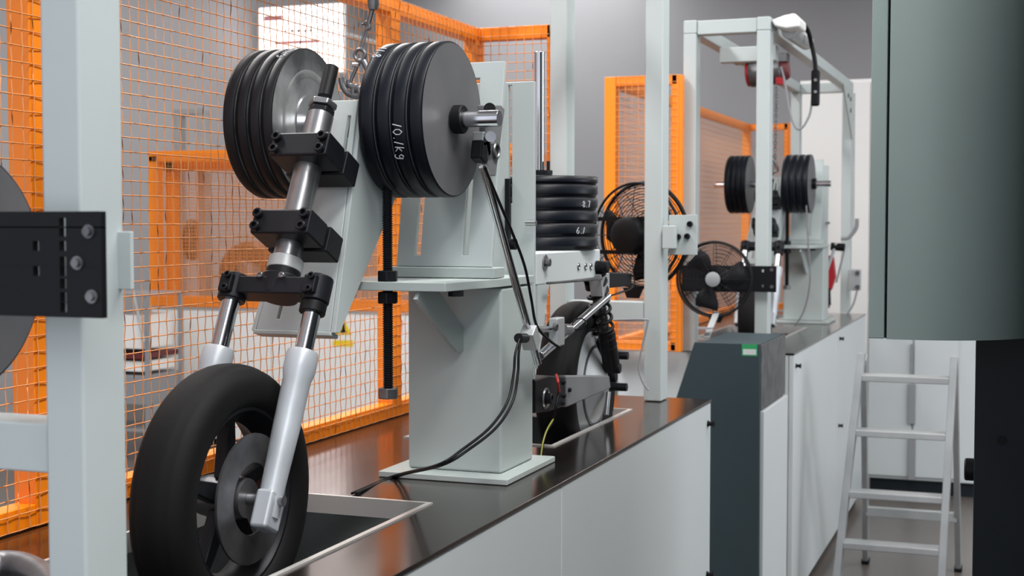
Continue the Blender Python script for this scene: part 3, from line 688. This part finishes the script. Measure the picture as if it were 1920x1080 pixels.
MB().cyl(tB - V((.018, 0, 0)), tB + V((.022, 0, 0)), .013, n=20).build('lower_eye', 'blackp', sk, bev=.002)
s2 = copy_tree(sk, V((-.03, .07, -.03)), 'second coil spring shock just behind the front rear shock')

# ---- jointed sensor arm of chrome rods
ja = thing('sensor_arm', 'jointed chrome rod arm with a small black motor beside the near column', 'arm', PX(1000, 650, -.885))
x_ = -.885
tA, tB = PX(904, 312, x_), PX(1007, 682, x_)
for dx, off in ((0, 0), (0, .008)):
    MB().cyl(tA + V((.004 - off, off, 0)), tB + V((.004 - off, off, 0)), .0052, n=16).build('long_rod', 'chrome', ja)
cb = PX(990, 633, x_)
MB().obox(cb + V((.004, 0, 0)), (1, 0, 0), tB - tA, (tB - tA).cross(V((1, 0, 0))), .028, .04, .03).build('rod_clamp', 'alu2', ja, bev=.002)
MB().cyl(PX(972, 634, x_ + .01), PX(985, 634, x_ + .01), .009, n=16).build('clamp_knob', 'black', ja)
rA, rB = PX(1012, 668, x_ - .01), PX(1140, 556, -.93)
MB().cyl(rA, rB, .0088, n=24).build('cross_rod', 'chrome', ja, bev=.001)
cA = PX(1044, 622, x_ - .005)
MB().obox(cA, (1, 0, 0), (0, 1, 0), (0, 0, 1), .02, .045, .058).build('joint_block', 'alu2', ja, bev=.003)
socket_bolt(ja, PX(1038, 613, x_ + .005), (1, 0, 0), .008, .008, 'dsteel')
MB().cyl(PX(1000, 618, x_), PX(1040, 617, x_ - .003), .006, n=16).build('short_rod', 'chrome', ja)
MB().cyl(PX(1055, 618, x_ - .01), PX(1066, 618, x_ - .01), .012, n=16).build('collar', 'steel', ja)
xm = -.93
pl = [PX(1126, 515, xm), PX(1143, 512, xm), PX(1143, 548, xm), PX(1131, 556, xm)]
MB().prism(pl, (-.03, 0, 0)).build('motor_bracket', 'alu2', ja, bev=.001)
mA = PX(1165, 524, xm)
MB().prism([PX(1144, 510, xm), PX(1186, 512, xm), PX(1184, 536, xm), PX(1144, 540, xm)], (-.045, 0, 0)).build('motor', 'blackp', ja, bev=.004)
MB().tube(smooth_path([PX(1183, 514, xm + .004), PX(1190, 524, xm + .004), PX(1184, 540, xm + .004), PX(1165, 548, xm + .004), PX(1140, 556, xm + .004)]), .0022, 7).build('motor_lead', 'blackp', ja)
MB().cyl(PX(1026, 531, xm), PX(1128, 523, xm), .0028, n=10).build('probe_rod', 'dsteel', ja)
MB().tube(coil(PX(1085, 606, x_ - .01), V((0, .3, -.2)), .02, .015, 0, 1), .0016, 6).build('wire_loop', 'blackp', ja)
# upper joint, black blocks near the shaft end
xx = -.93
MB().prism([PX(905, 262, xx), PX(932, 268, xx), PX(936, 300, xx), PX(910, 306, xx), PX(902, 296, xx)], (-.022, 0, 0)).build('joint_body', 'blackp', ja, bev=.003)
MB().prism([PX(907, 246, xx), PX(932, 250, xx), PX(926, 272, xx), PX(906, 276, xx)], (-.022, 0, 0)).build('joint_cap', 'alu2', ja, bev=.003)
MB().torus(PX(931, 283, xx + .003), (1, 0, 0), .013, .0028, 24, 6).build('joint_ring', 'dsteel', ja)
MB().cyl(PX(918, 256, xx), PX(920, 256, xx + .016), .01, n=18).build('joint_knob', 'steel', ja)
MB().prism([PX(906, 197, xx), PX(940, 197, xx), PX(947, 205, xx), PX(930, 330, xx), PX(916, 330, xx)], (-.012, 0, 0)).build('arm_plate', 'greycast', ja, bev=.002)
MB().cyl(PX(918, 204, xx + .001), PX(918, 204, xx + .016), .011, n=18).build('joint_knob', 'blackp', ja)
# cables
cx = -.872
t = thing('cable', 'black cable draped from the upper joint along the chrome rods to the rod clamp', 'cable', PX(985, 520, cx))
MB().tube(smooth_path([PX(908, 312, cx), PX(930, 365, cx), PX(962, 440, cx), PX(984, 500, cx), PX(996, 560, cx), PX(1006, 610, cx), PX(1030, 638, cx), PX(1050, 652, cx)]), .0028, 8).build('cable_sheath', 'blackp', t)
MB().lathe([(0, 0), (.01, 0), (.01, .012), (0, .012)], PX(956, 458, cx - .012), (1, 0, 0), 16).build('cable_clip', 'black', t)
for k, (dx, lab) in enumerate(((0, 'left one of two thin black cables hanging in an arc from the rod clamp'), (8, 'right one of two thin black cables hanging in an arc from the rod clamp'))):
    t = thing('hanging_cable', lab, 'cable', PX(962 + dx, 700, cx))
    e1, e2 = PZ(800, 885 + k * 6, BT + .004), PZ(690, 912 + k * 8, BT + .004)
    q = PX(870, 842, cx - .03)
    MB().tube(smooth_path([PX(974 + dx * .3, 636, cx), PX(966 + dx * .8, 665, cx), PX(963 + dx, 700, cx), PX(952 + dx * 1.2, 752, cx), PX(920 + dx * 1.5, 800, cx), PX(868 + dx * 1.5, 842, cx), PX(820 + dx, 872, cx - .01), PZ(740 + dx, 892, BT + .006), PZ(660 + dx, 925, BT + .004)]), .0026, 8).build('cable_sheath', 'blackp', t)
t = thing('drop_cable', 'thin grey cable looping down the pale post right of the rear wheel', 'cable', PY(1200, 690, 3.66))
MB().tube(smooth_path([PY(1150, 600, 3.66), PY(1208, 599, 3.66), PY(1214, 606, 3.66), PY(1204, 650, 3.66), PY(1198, 690, 3.66), PY(1206, 718, 3.66), PY(1217, 732, 3.66)]), .003, 8).build('cable_sheath', 'dgrey', t)

# ================================================================== STATION 2 EXTRAS
t = thing('bellows', 'tall black rubber bellows behind the far right weight stack', 'bellows', PY(1538, 445, 7.3))
a, b = PY(1539, 333, 7.3), PY(1539, 445, 7.3); n = 14; pr = []
for i in range(n): z = b.z + (a.z - b.z) * i / n; h_ = (a.z - b.z) / n; pr += [(.031, z), (.038, z + h_ / 2)]
MB().lathe([(0, b.z)] + pr + [(.031, a.z), (0, a.z)], (a.x, 7.3, 0), (0, 0, 1), 24).build('pleats', 'blackp', t)
MB().cyl((a.x, 7.3, BT + .001), (a.x, 7.3, b.z), .016).build('stem', 'dsteel', t)
t = thing('rear_test_rig', 'red and black suspension unit on the far end of the farther bench', 'machine', PY(1555, 590, 7.2))
Yq = 7.2
MB().prism([PY(1540, 475, Yq), PY(1562, 482, Yq), PY(1566, 520, Yq), PY(1558, 545, Yq), PY(1548, 543, Yq), PY(1538, 500, Yq)], (0, .05, 0)).build('red_cover', 'red', t, bev=.004)
MB().cyl(PY(1568, 455, Yq - .01), PY(1543, 530, Yq - .01), .008, n=12).build('link_rod', 'alu', t)
MB().cyl(PY(1558, 462, Yq), PY(1584, 464, Yq), .02, n=16).build('motor', 'blackp', t)
MB().cyl(PY(1583, 470, Yq), PY(1568, 530, Yq), .005, n=8).build('lead', 'dgrey', t)
MB().cyl(PY(1552, 540, Yq), PY(1553, 572, Yq), .014, n=14).build('strut', 'blackp', t)
MB().prism([PY(1524, 470, Yq + .06), PY(1550, 470, Yq + .06), PY(1548, 530, Yq + .06), PY(1530, 530, Yq + .06)], (0, .05, 0)).build('upper_link', 'black', t, bev=.003)
c = PY(1530, 565, Yq)
MB().lathe([(.05, -.03), (.1, -.03), (.12, -.015), (.12, .015), (.1, .03), (.05, .03)], c + V((0, .1, .0)), (1, 0, 0), 36, True).build('wheel_hub', 'rubber', t)
MB().cyl(PY(1515, 566, Yq), PY(1556, 574, Yq), .01, n=12).build('cross_axle', 'dsteel', t)
t = thing('far_cable', 'thin dark cable sagging in front of the farther load column to the bench', 'cable', PY(1500, 600, 6.55))
MB().tube(smooth_path([PY(1512, 385, 6.6), PY(1515, 450, 6.6), PY(1519, 520, 6.6), PY(1510, 575, 6.6), PY(1490, 612, 6.6), PY(1472, 628, 6.6)]), .0035, 8).build('cable_sheath', 'grey', t)
# far lifting chain
t = thing('lifting_chain', 'dark chain leading up from the far weight stacks', 'chain', PY(1456, 300, 6.7))
m = MB(); P0, P1 = PY(1453, 312, 6.72), PY(1458, 60, 6.72); nL = 40
for i in range(nL):
    cz = P0 + (P1 - P0) * (i / nL); 
    pts = [cz + (V((1, 0, 0)) if i % 2 else V((0, 1, 0))) * (.006 * cos(a)) + V((0, 0, .012 * sin(a))) for a in [2 * pi * k / 10 for k in range(10)]]
    m.tube(pts, .002, 6, True)
m.build('links', 'dsteel', t)
# electric hoist under the far gantry
t = thing('electric_hoist', 'red and black electric hoist hanging under the far gantry beam', 'hoist', PY(1445, 120, 5.9))
Yh = 5.9
MB().cyl(PY(1406, 140, Yh), PY(1466, 132, Yh), .055, n=28).build('motor_housing', 'dsteel', t, bev=.006)
MB().cyl(PY(1400, 141, Yh), PY(1407, 140, Yh), .05, n=28).build('red_end_cap', 'red', t, bev=.006)
MB().cyl(PY(1467, 132, Yh), PY(1480, 130, Yh), .05, .035, n=28).build('end_cap', 'dred', t, bev=.004)
MB().prism([PY(1454, 145, Yh - .06), PY(1466, 145, Yh - .06), PY(1468, 158, Yh - .06), PY(1454, 158, Yh - .06)], (0, .05, 0)).build('control_box', 'red', t, bev=.002)
MB().obox(PY(1436, 105, Yh), (1, 0, 0), (0, 1, 0), (0, 0, 1), .06, .1, .07).build('trolley', 'dsteel', t, bev=.004)
MB().bx(-1.189, -.961, Yh - .04, Yh + .04, .675, .712).build('hoist_rail', 'dsteel', t)
t = thing('hoist_drive', 'white drive housing on top of the far gantry corner', 'motor', PY(1470, 55, 5.3))
ps = [(1444, 38), (1470, 28), (1490, 24), (1500, 34), (1499, 50), (1474, 54), (1452, 48)]
MB().prism([PY(a, b, 5.2) for a, b in ps], (0, .16, 0)).build('housing', 'white', t, bev=.008)
MB().cyl(PY(1480, 58, 5.3), PY(1512, 80, 5.7), .03, n=20).build('gear_motor', 'alu2', t, bev=.004)
t = thing('hoist_pendant', 'black hand pendant dangling on its cable beside the far gantry', 'control', PY(1527, 200, 5.5))
MB().obox(PY(1529, 165, 5.5), (1, 0, 0), (0, 1, 0), (0, 0, 1), .032, .03, .14).build('pendant_body', 'blackp', t, bev=.008)
for k in range(2):
    c = PY(1529, 150 + 22 * k, 5.484); MB().cyl(c, c - V((0, .005, 0)), .006, n=12).build('button', 'dgrey', t)
MB().tube(smooth_path([PY(1500, 40, 5.4), PY(1514, 55, 5.45), PY(1522, 85, 5.5), PY(1528, 115, 5.5), PY(1529, 140, 5.5)]), .009, 8).build('strain_relief', 'blackp', t)
MB().tube(smooth_path([PY(1464, 125, 5.5), PY(1472, 155, 5.5), PY(1480, 205, 5.5), PY(1490, 236, 5.5), PY(1500, 242, 5.5), PY(1512, 228, 5.5), PY(1521, 200, 5.5), PY(1525, 120, 5.5), PY(1522, 85, 5.5)]), .0045, 8).build('loop_cable', 'dgrey', t)

# ================================================================== RIGHT SIDE
# tall white cabinet and wall fittings
a, b = PY(1500, 152, 9.2), PY(1620, 152, 9.2)
t = thing('white_cabinet', 'tall plain white cabinet behind the farther bench', 'cabinet', ((a.x + b.x) / 2, 9.5, FL))
MB().bx(a.x, b.x + .5, 9.2, 9.75, FL + .05, a.z).build('body', 'white', t, bev=.006)
m_ = (a.x + b.x + .5) / 2
for (u0, u1) in ((a.x + .01, m_ - .003), (m_ + .003, b.x + .49)): MB().bx(u0, u1, 9.18, 9.199, FL + .08, a.z - .02).build('door', 'white', t, bev=.003)
MB().bx(a.x + .03, b.x + .47, 9.24, 9.7, FL, FL + .05).build('plinth', 'blackcab', t)
# conduit with outlet on the far gantry
t = thing('conduit_box', 'small grey socket box with conduit elbow on the far gantry post', 'socket box', PY(1602, 545, 7.6))
a, b = PY(1590, 505, 7.62), PY(1613, 545, 7.62)
MB().bx(a.x, b.x, 7.62, 7.66, b.z, a.z).build('box', 'alu2', t, bev=.004)
for (u_, v_) in ((1608, 512), (1608, 538)): q = PY(u_, v_, 7.62); MB().cyl(q, q - V((0, .01, 0)), .012, n=12).build('screw', 'dsteel', t)
MB().tube(smooth_path([PY(1577, 447, 7.6), PY(1590, 446, 7.6), PY(1600, 436, 7.6), PY(1606, 425, 7.6), PY(1607, 410, 7.6)]), .011, 10).build('elbow', 'dgrey', t)
MB().tube(smooth_path([PY(1607, 545, 7.61), PY(1600, 570, 7.61), PY(1588, 590, 7.61)]), .005, 8).build('lead', 'dgrey', t)
MB().tube([PY(1600, 175, 7.8), PY(1598, 440, 7.8)], .01, 8).build('conduit', 'alu2', t)
# grey wall cabinet row behind the ladder
Yc = 7.9
a, b = PY(1627, 560, Yc), PY(1930, 560, Yc)
t = thing('low_cabinet', 'light grey double door cabinet behind the ladder', 'cabinet', ((a.x + b.x) / 2, 8.2, FL))
m_ = PY(1712, 700, Yc).x
MB().bx(a.x, b.x, Yc, Yc + .5, FL + .08, a.z).build('body', 'panel', t, bev=.004)
for (u0, u1) in ((a.x + .01, m_ - .006), (m_ + .006, 2 * m_ - a.x - .01)): MB().bx(u0, u1, Yc - .018, Yc - .001, FL + .1, a.z - .02).build('door', 'panel', t, bev=.003)
for (y0, y1, r_) in ((645, 700, .006), (720, 795, .02), (822, 900, .02)):
    q0, q1 = PY(1710, y0, Yc - .03), PY(1710, y1, Yc - .03)
    MB().bx(q0.x - r_, q0.x + r_, Yc - .035, Yc - .019, q1.z, q0.z).build('door_bar', 'dgrey', t, bev=.002)
MB().bx(a.x + .02, b.x, Yc + .03, Yc + .45, FL, FL + .08).build('plinth', 'blackcab', t)
# ladder
Yl = 5.5
ld = thing('step_ladder', 'grey aluminium step ladder standing on the floor right of the benches', 'ladder', (PY(1700, 900, Yl).x, Yl, FL))
def lp(px, py, Y=Yl): return PY(px, py, Y)
zr = [lp(1700, y).z for y in (710, 812, 925, 1018)]
L0, L1 = lp(1616, 662), lp(1583, 1000); Rr0, Rr1 = lp(1789, 668), lp(1772, 1000)
def ext(p, q, z): return p + (q - p) * ((z - p.z) / (q.z - p.z))
slope = V((0, -.16, 0))       # front rails lean back at the top
def fr(p, q, z): r = ext(p, q, z); return V((r.x, Yl + (z - L0.z) * .14, z))
for (p, q, s_) in ((L0, L1, 1), (Rr0, Rr1, 1)):
    A, B = fr(p, q, p.z), fr(p, q, FL + .012)
    MB().obox((A + B) / 2, (1, 0, 0), A - B, (A - B).cross(V((1, 0, 0))), .026, (A - B).length, .062).build('rail', 'alu2', ld, bev=.003)
    MB().obox(B, (1, 0, 0), (0, 1, 0), (0, 0, 1), .034, .075, .024).build('rubber_foot', 'blackp', ld, bev=.004)
    A2 = A + V((0, .07, -.02)); B2 = V((B.x + .03, A.y + .72, FL + .012))
    MB().obox((A2 + B2) / 2, (1, 0, 0), A2 - B2, (A2 - B2).cross(V((1, 0, 0))), .024, (A2 - B2).length, .045).build('rear_rail', 'alu2', ld, bev=.003)
    MB().obox(B2, (1, 0, 0), (0, 1, 0), (0, 0, 1), .032, .06, .024).build('rubber_foot', 'blackp', ld, bev=.004)
for i, z in enumerate(zr):
    a, b = fr(L0, L1, z), fr(Rr0, Rr1, z)
    MB().bx(a.x + .012, b.x - .012, a.y - .03, a.y + .05, z - .013, z + .013).build('step', 'alu2', ld, bev=.004)
for z in (FL + .25,):
    a, b = ext(V(L0), V(L1), z), ext(V(Rr0), V(Rr1), z)
    MB().bx(a.x + .03, b.x + .02, Yl + .52, Yl + .55, z, z + .04).build('rear_brace', 'alu2', ld, bev=.003)
# big rounded control cabinet at the right
Yk = 2.7
zk = PY(1660, 636, Yk).z
xA, xB = PY(1631, 300, Yk).x, PY(1663, 300, Yk).x
xC = PY(1925, 300, Yk).x
t = thing('machine_hood', 'large dull teal machine hood with rounded front at the right', 'machine', ((xA + xC) / 2, 3.0, zk))
MB().bx(xA, xB - .002, Yk + .01, Yk + .5, zk, 1.2).build('side_frame', 'teal', t, bev=.002)
MB().bx(xB - .001, xB + .002, Yk + .02, Yk + .5, zk, 1.2).build('seam', 'blackp', t)
ppts = []; nseg = 20; Rr = xC - xB + .02; xs0 = PY(1720, 300, Yk).x
ppts = [(xB + .0035, Yk + .5, zk), (xB + .0035, Yk, zk), (xs0, Yk, zk)]
rad = xC - xs0 + .03
for i in range(1, nseg + 1):
    a = (pi / 2) * i / nseg; ppts.append((xs0 + rad * sin(a), Yk + rad * (1 - cos(a)), zk))
ppts.append((xs0 + rad, Yk + .5, zk))
MB().prism([V(p) for p in ppts[::-1]], (0, 0, 1.2 - zk)).build('rounded_cover', 'teal', t, angle=20)
Yb = 2.97; xE = xs0 + rad + .015
xD = PY(1827, 800, Yb).x
t = thing('dark_pedestal', 'near black cabinet below the teal hood at the right edge', 'cabinet', (xD + .2, Yb + .2, FL))
MB().bx(xD, xE - .01, Yb, Yb + .45, FL + .05, zk - .004).build('body', 'blackcab', t, bev=.003)
MB().bx(xD + .02, xE - .03, Yb + .02, Yb + .4, FL, FL + .05).build('plinth', 'blackp', t)
q = PY(1816, 880, Yb + .1)
MB().cyl(V((xD - .022, Yb + .1, q.z)), V((xD, Yb + .1, q.z)), .024, n=20).build('door_knob', 'blackp', t, bev=.004)
q = PY(1878, 826, Yb); MB().cyl(q - V((0, .004, 0)), q, .009, n=16).build('lock', 'blackp', t)
# dark block added out of frame beside the hood, only to shade its curve
t = thing('hood_shade_block', 'added black block beyond the right picture edge, shading the teal hood', 'machine', (PY(1935, 300, 2.3).x + .25, 2.5, FL))
xE = xs0 + rad + .015
MB().bx(xE, xE + .32, 1.3, 2.95, FL + .02, 1.3).build('body', 'blackcab', t, bev=.01)
MB().bx(xE + .03, xE + .29, 1.35, 2.9, FL, FL + .02).build('plinth', 'blackp', t)

# ================================================================== BACKGROUND LEFT (seen through the mesh)
Y3 = 8.0
a, b = PY(283, 574, Y3), PY(1010, 574, Y3)
t3 = thing('white_test_bench', 'white sided test bench seen through the mesh fence', 'bench', ((a.x + b.x) / 2, Y3 + .35, FL))
n = 3
for i in range(n):
    u0, u1 = a.x + (b.x - a.x) * i / n, a.x + (b.x - a.x) * (i + 1) / n
    MB().bx(u0 + .003, u1 - .003, Y3, Y3 + .02, FL + .05, a.z - .01).build('front_panel', 'white', t3, bev=.003)
MB().bx(a.x, b.x, Y3 + .021, Y3 + .68, FL + .05, a.z - .012).build('body', 'panel', t3)
MB().bx(a.x - .01, b.x, Y3 - .01, Y3 + .7, a.z - .0115, a.z).build('top', 'alu2', t3)
MB().bx(a.x + .03, b.x, Y3 + .04, Y3 + .6, FL, FL + .05).build('plinth', 'blackcab', t3)
q = PY(288, 599, Y3); MB().obox(q - V((0, .012, 0)), (1, 0, 0), (0, 1, 0), (0, 0, 1), .03, .024, .045).build('latch', 'blackp', t3, bev=.003)
# warning stickers
def flat(parent, name, pts, m): return MB().prism([PY(x, y, Y3 - .001) for x, y in pts], (0, -.0008, 0)).build(name, m, parent)
w_ = flat(t3, 'warning_triangle', [(626, 628), (660, 628), (644, 596)], 'yellow')
for dx, dy_ in ((0, 0),):
    MB().prism([PY(x, y, Y3 - .0019) for x, y in ((642, 607), (646, 607), (647, 618), (652, 624), (636, 624), (641, 618))], (0, -.0006, 0)).build('triangle_symbol', 'blackp', w_)
flat(t3, 'warning_strip', [(624, 638), (662, 638), (662, 650), (624, 650)], 'yellow')
flat(t3, 'blue_mark', [(737, 600), (747, 600), (744, 628), (740, 628)], 'blue'); flat(t3, 'green_mark', [(742, 598), (752, 598), (750, 612), (744, 612)], 'green'); flat(t3, 'pink_mark', [(748, 604), (756, 600), (753, 628), (746, 630)], 'pink')
# its orange enclosure
t = thing('background_enclosure', 'yellow orange framed mesh enclosure on the white bench behind the fence', 'fence', (a.x + .6, Y3 + .3, a.z))
def bar(p, q, w2=.035, m='orange'):
    p, q = V(p), V(q); d = q - p
    if abs(d.z) > abs(d.x) and abs(d.z) > abs(d.y): return rail(p, q, (w2, 0, 0), (0, w2, 0)).build('post', m, t)
    if abs(d.x) > abs(d.y): return rail(p, q, (0, w2, 0), (0, 0, w2)).build('rail', m, t)
    return rail(p, q, (w2, 0, 0), (0, 0, w2)).build('rail', m, t)
zt3 = PY(287, 293, Y3).z; z0 = a.z + .001; bx0 = PY(287, 400, Y3).x; bx1 = PY(1000, 400, Y3).x
bar((bx0, Y3 + .04, z0), (bx0, Y3 + .04, zt3)); bar((bx0 + .02, Y3 + .2, z0), (bx0 + .02, Y3 + .2, zt3 - .03))
bar((bx0 - .035, Y3 + .04, zt3), (bx1, Y3 + .04, zt3)); bar((bx0 + .035, Y3 + .04, z0 + .036), (bx1, Y3 + .04, z0 + .036)); bar((bx0 - .035, Y3 + .2, zt3 - .06), (bx1, Y3 + .2, zt3 - .06))
bar((bx1, Y3 + .04, z0), (bx1, Y3 + .04, zt3)); bar(((bx0 + bx1) / 2, Y3 + .04, z0), ((bx0 + bx1) / 2, Y3 + .04, zt3))
nu = int((bx1 - bx0) / .0254); nv = int((zt3 - z0) / .0254)
o = wires((bx0, Y3 + .0, z0 + .01), (.0254, 0, 0), nu, (0, 0, .0254), nv, (0, -1, 0), rr=.0016, waves=False).build('wire_mesh', 'wire', t); o['kind'] = 'stuff'
o = wires((bx0, Y3 + .24, z0 + .01), (.0254, 0, 0), nu, (0, 0, .0254), nv, (0, -1, 0), rr=.0016, waves=False).build('wire_mesh', 'wire', t); o['kind'] = 'stuff'
t = thing('background_column', 'pale column with a brown rimmed pulley inside the background enclosure', 'column', PY(372, 560, Y3 + .3))
p0, p1 = PY(336, 215, Y3 + .3), PY(387, 560, Y3 + .3)
MB().bx(p1.x - .06, p1.x, Y3 + .3, Y3 + .38, z0, p0.z).build('tube', 'alu2', t, bev=.003)
MB().bx(p0.x - .05, p0.x, Y3 + .3, Y3 + .38, z0, p0.z).build('tube', 'alu2', t, bev=.003)
MB().bx(p0.x - .05, p1.x, Y3 + .3, Y3 + .38, p0.z, p0.z + .04).build('cross_bar', 'alu2', t, bev=.003)
q = PY(360, 450, Y3 + .46); MB().lathe([(.02, -.03), (.14, -.03), (.15, 0), (.14, .03), (.02, .03)], q, (1, .25, 0), 30, True).build('pulley', 'brown', t)
t = thing('round_guard', 'brownish round wheel guard inside the background enclosure', 'wheel', PY(465, 560, Y3 + .3))
q = PY(470, 512, Y3 + .42)
MB().lathe([(.1, -.06), (.19, -.05), (.22, 0), (.19, .06), (.1, .06)], q, (.35, -1, 0), 40, True).build('tyre', 'brown', t)
MB().cyl(q - V((.06, -.0, 0)) + V((0, -.06, 0)), q + V((.0, .08, 0)), .1, n=24).build('hub', 'dgrey', t)
t = thing('background_block', 'brown metal box above the wheel guard in the background enclosure', 'box', PY(480, 410, Y3 + .3))
q0, q1 = PY(470, 395, Y3 + .3), PY(520, 418, Y3 + .3); MB().bx(q0.x, q1.x, Y3 + .52, Y3 + .62, q1.z, q0.z).build('body', 'brown', t, bev=.004)
MB().cyl(V((q0.x + .07, Y3 + .57, z0)), V((q0.x + .07, Y3 + .57, q1.z)), .02).build('stem', 'dsteel', t)
# office cart with printer left of it
t = thing('equipment_cart', 'grey cart with papers and a dark red tray left of the white bench', 'cart', PY(245, 850, 7.2))
Y4 = 7.2
for (x0, x1, y0, y1, m_, nm) in ((150, 272, 548, 556, 'dgrey', 'top_tray'), (160, 268, 660, 674, 'dred', 'red_tray'), (150, 272, 700, 760, 'dgrey', 'drawer_box'), (150, 272, 800, 812, 'dgrey', 'lower_shelf')):
    q0, q1 = PY(x0, y0, Y4), PY(x1, y1, Y4); MB().bx(q0.x, q1.x, Y4, Y4 + .4, q1.z, q0.z).build(nm, m_, t, bev=.003)
for (x0, x1, y0, y1) in ((165, 262, 590, 655), (170, 266, 675, 698)):
    q0, q1 = PY(x0, y0, Y4), PY(x1, y1, Y4); MB().bx(q0.x, q1.x, Y4 + .02, Y4 + .36, q1.z, q0.z).build('paper_stack', 'white', t, bev=.002)
for x in (150, 268):
    q0 = PY(x, 556, Y4)
    for yy in (Y4 + .01, Y4 + .37): MB().bx(q0.x, q0.x + .025, yy, yy + .025, FL, q0.z).build('leg', 'dgrey', t)
q0, q1 = PY(249, 545, Y4 - .03), PY(270, 640, Y4 - .03)
MB().cyl(q0, q1, .01, n=8).build('side_strut', 'alu2', t)
# white sign board, its face material emits to come out bright
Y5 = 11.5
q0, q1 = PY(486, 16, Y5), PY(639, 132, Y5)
t = thing('bright_sign', 'bright white sign board high behind the mesh fence', 'sign', (q0.x / 2 + q1.x / 2, Y5, q1.z))
MB().bx(q0.x, q1.x, Y5, Y5 + .05, q1.z, q0.z).build('emissive_face', 'sign', t)
MB().bx(q0.x - .02, q1.x + .02, Y5 + .051, Y5 + .08, q1.z - .02, q0.z + .02).build('back_case', 'alu2', t)
for (x0, x1, y0, y1, m_) in ((495, 530, 30, 38, 'pink'), (533, 538, 56, 61, 'grey'), (545, 551, 55, 61, 'grey'), (557, 563, 55, 61, 'grey'), (570, 576, 55, 61, 'grey'), (580, 586, 54, 60, 'grey'), (515, 600, 78, 80, 'pink'), (520, 580, 92, 94, 'pink')):
    u0, u1 = PY(x0, y0, Y5 - .001), PY(x1, y1, Y5 - .001); MB().bx(u0.x, u1.x, Y5 - .003, Y5 - .0005, u1.z, u0.z).build('print_mark', m_, t)
struct_rod = thing('sign_post', 'grey wall mount holding the bright sign board', 'bracket', (q0.x / 2 + q1.x / 2, 12.7, q1.z))
MB().cyl((q0.x / 2 + q1.x / 2, Y5 + .0805, q0.z - .15), (q0.x / 2 + q1.x / 2, 13.999, q0.z - .15), .03).build('arm', 'alu2', struct_rod)
# chrome tube bottom-left on the bench
t = thing('bent_tube', 'shiny dark bent tube lying on the bench at the lower left corner', 'tube', PZ(30, 1075, BT))
zq = BT + .022
MB().tube(smooth_path([PZ(-120, 1095, zq), PZ(-30, 1066, zq), PZ(30, 1062, zq), PZ(80, 1085, zq), PZ(110, 1130, zq)], 10), .021, 16).build('tube_body', 'dsteel', t)

# remove the unused prototypes, then lift everything so that the floor is at z = 0
def kill(o):
    for ch_ in list(o.children): kill(ch_)
    bpy.data.objects.remove(o)
kill(pp); kill(pw)
for o in list(C.objects):
    if o.parent is None: o.location.z += H
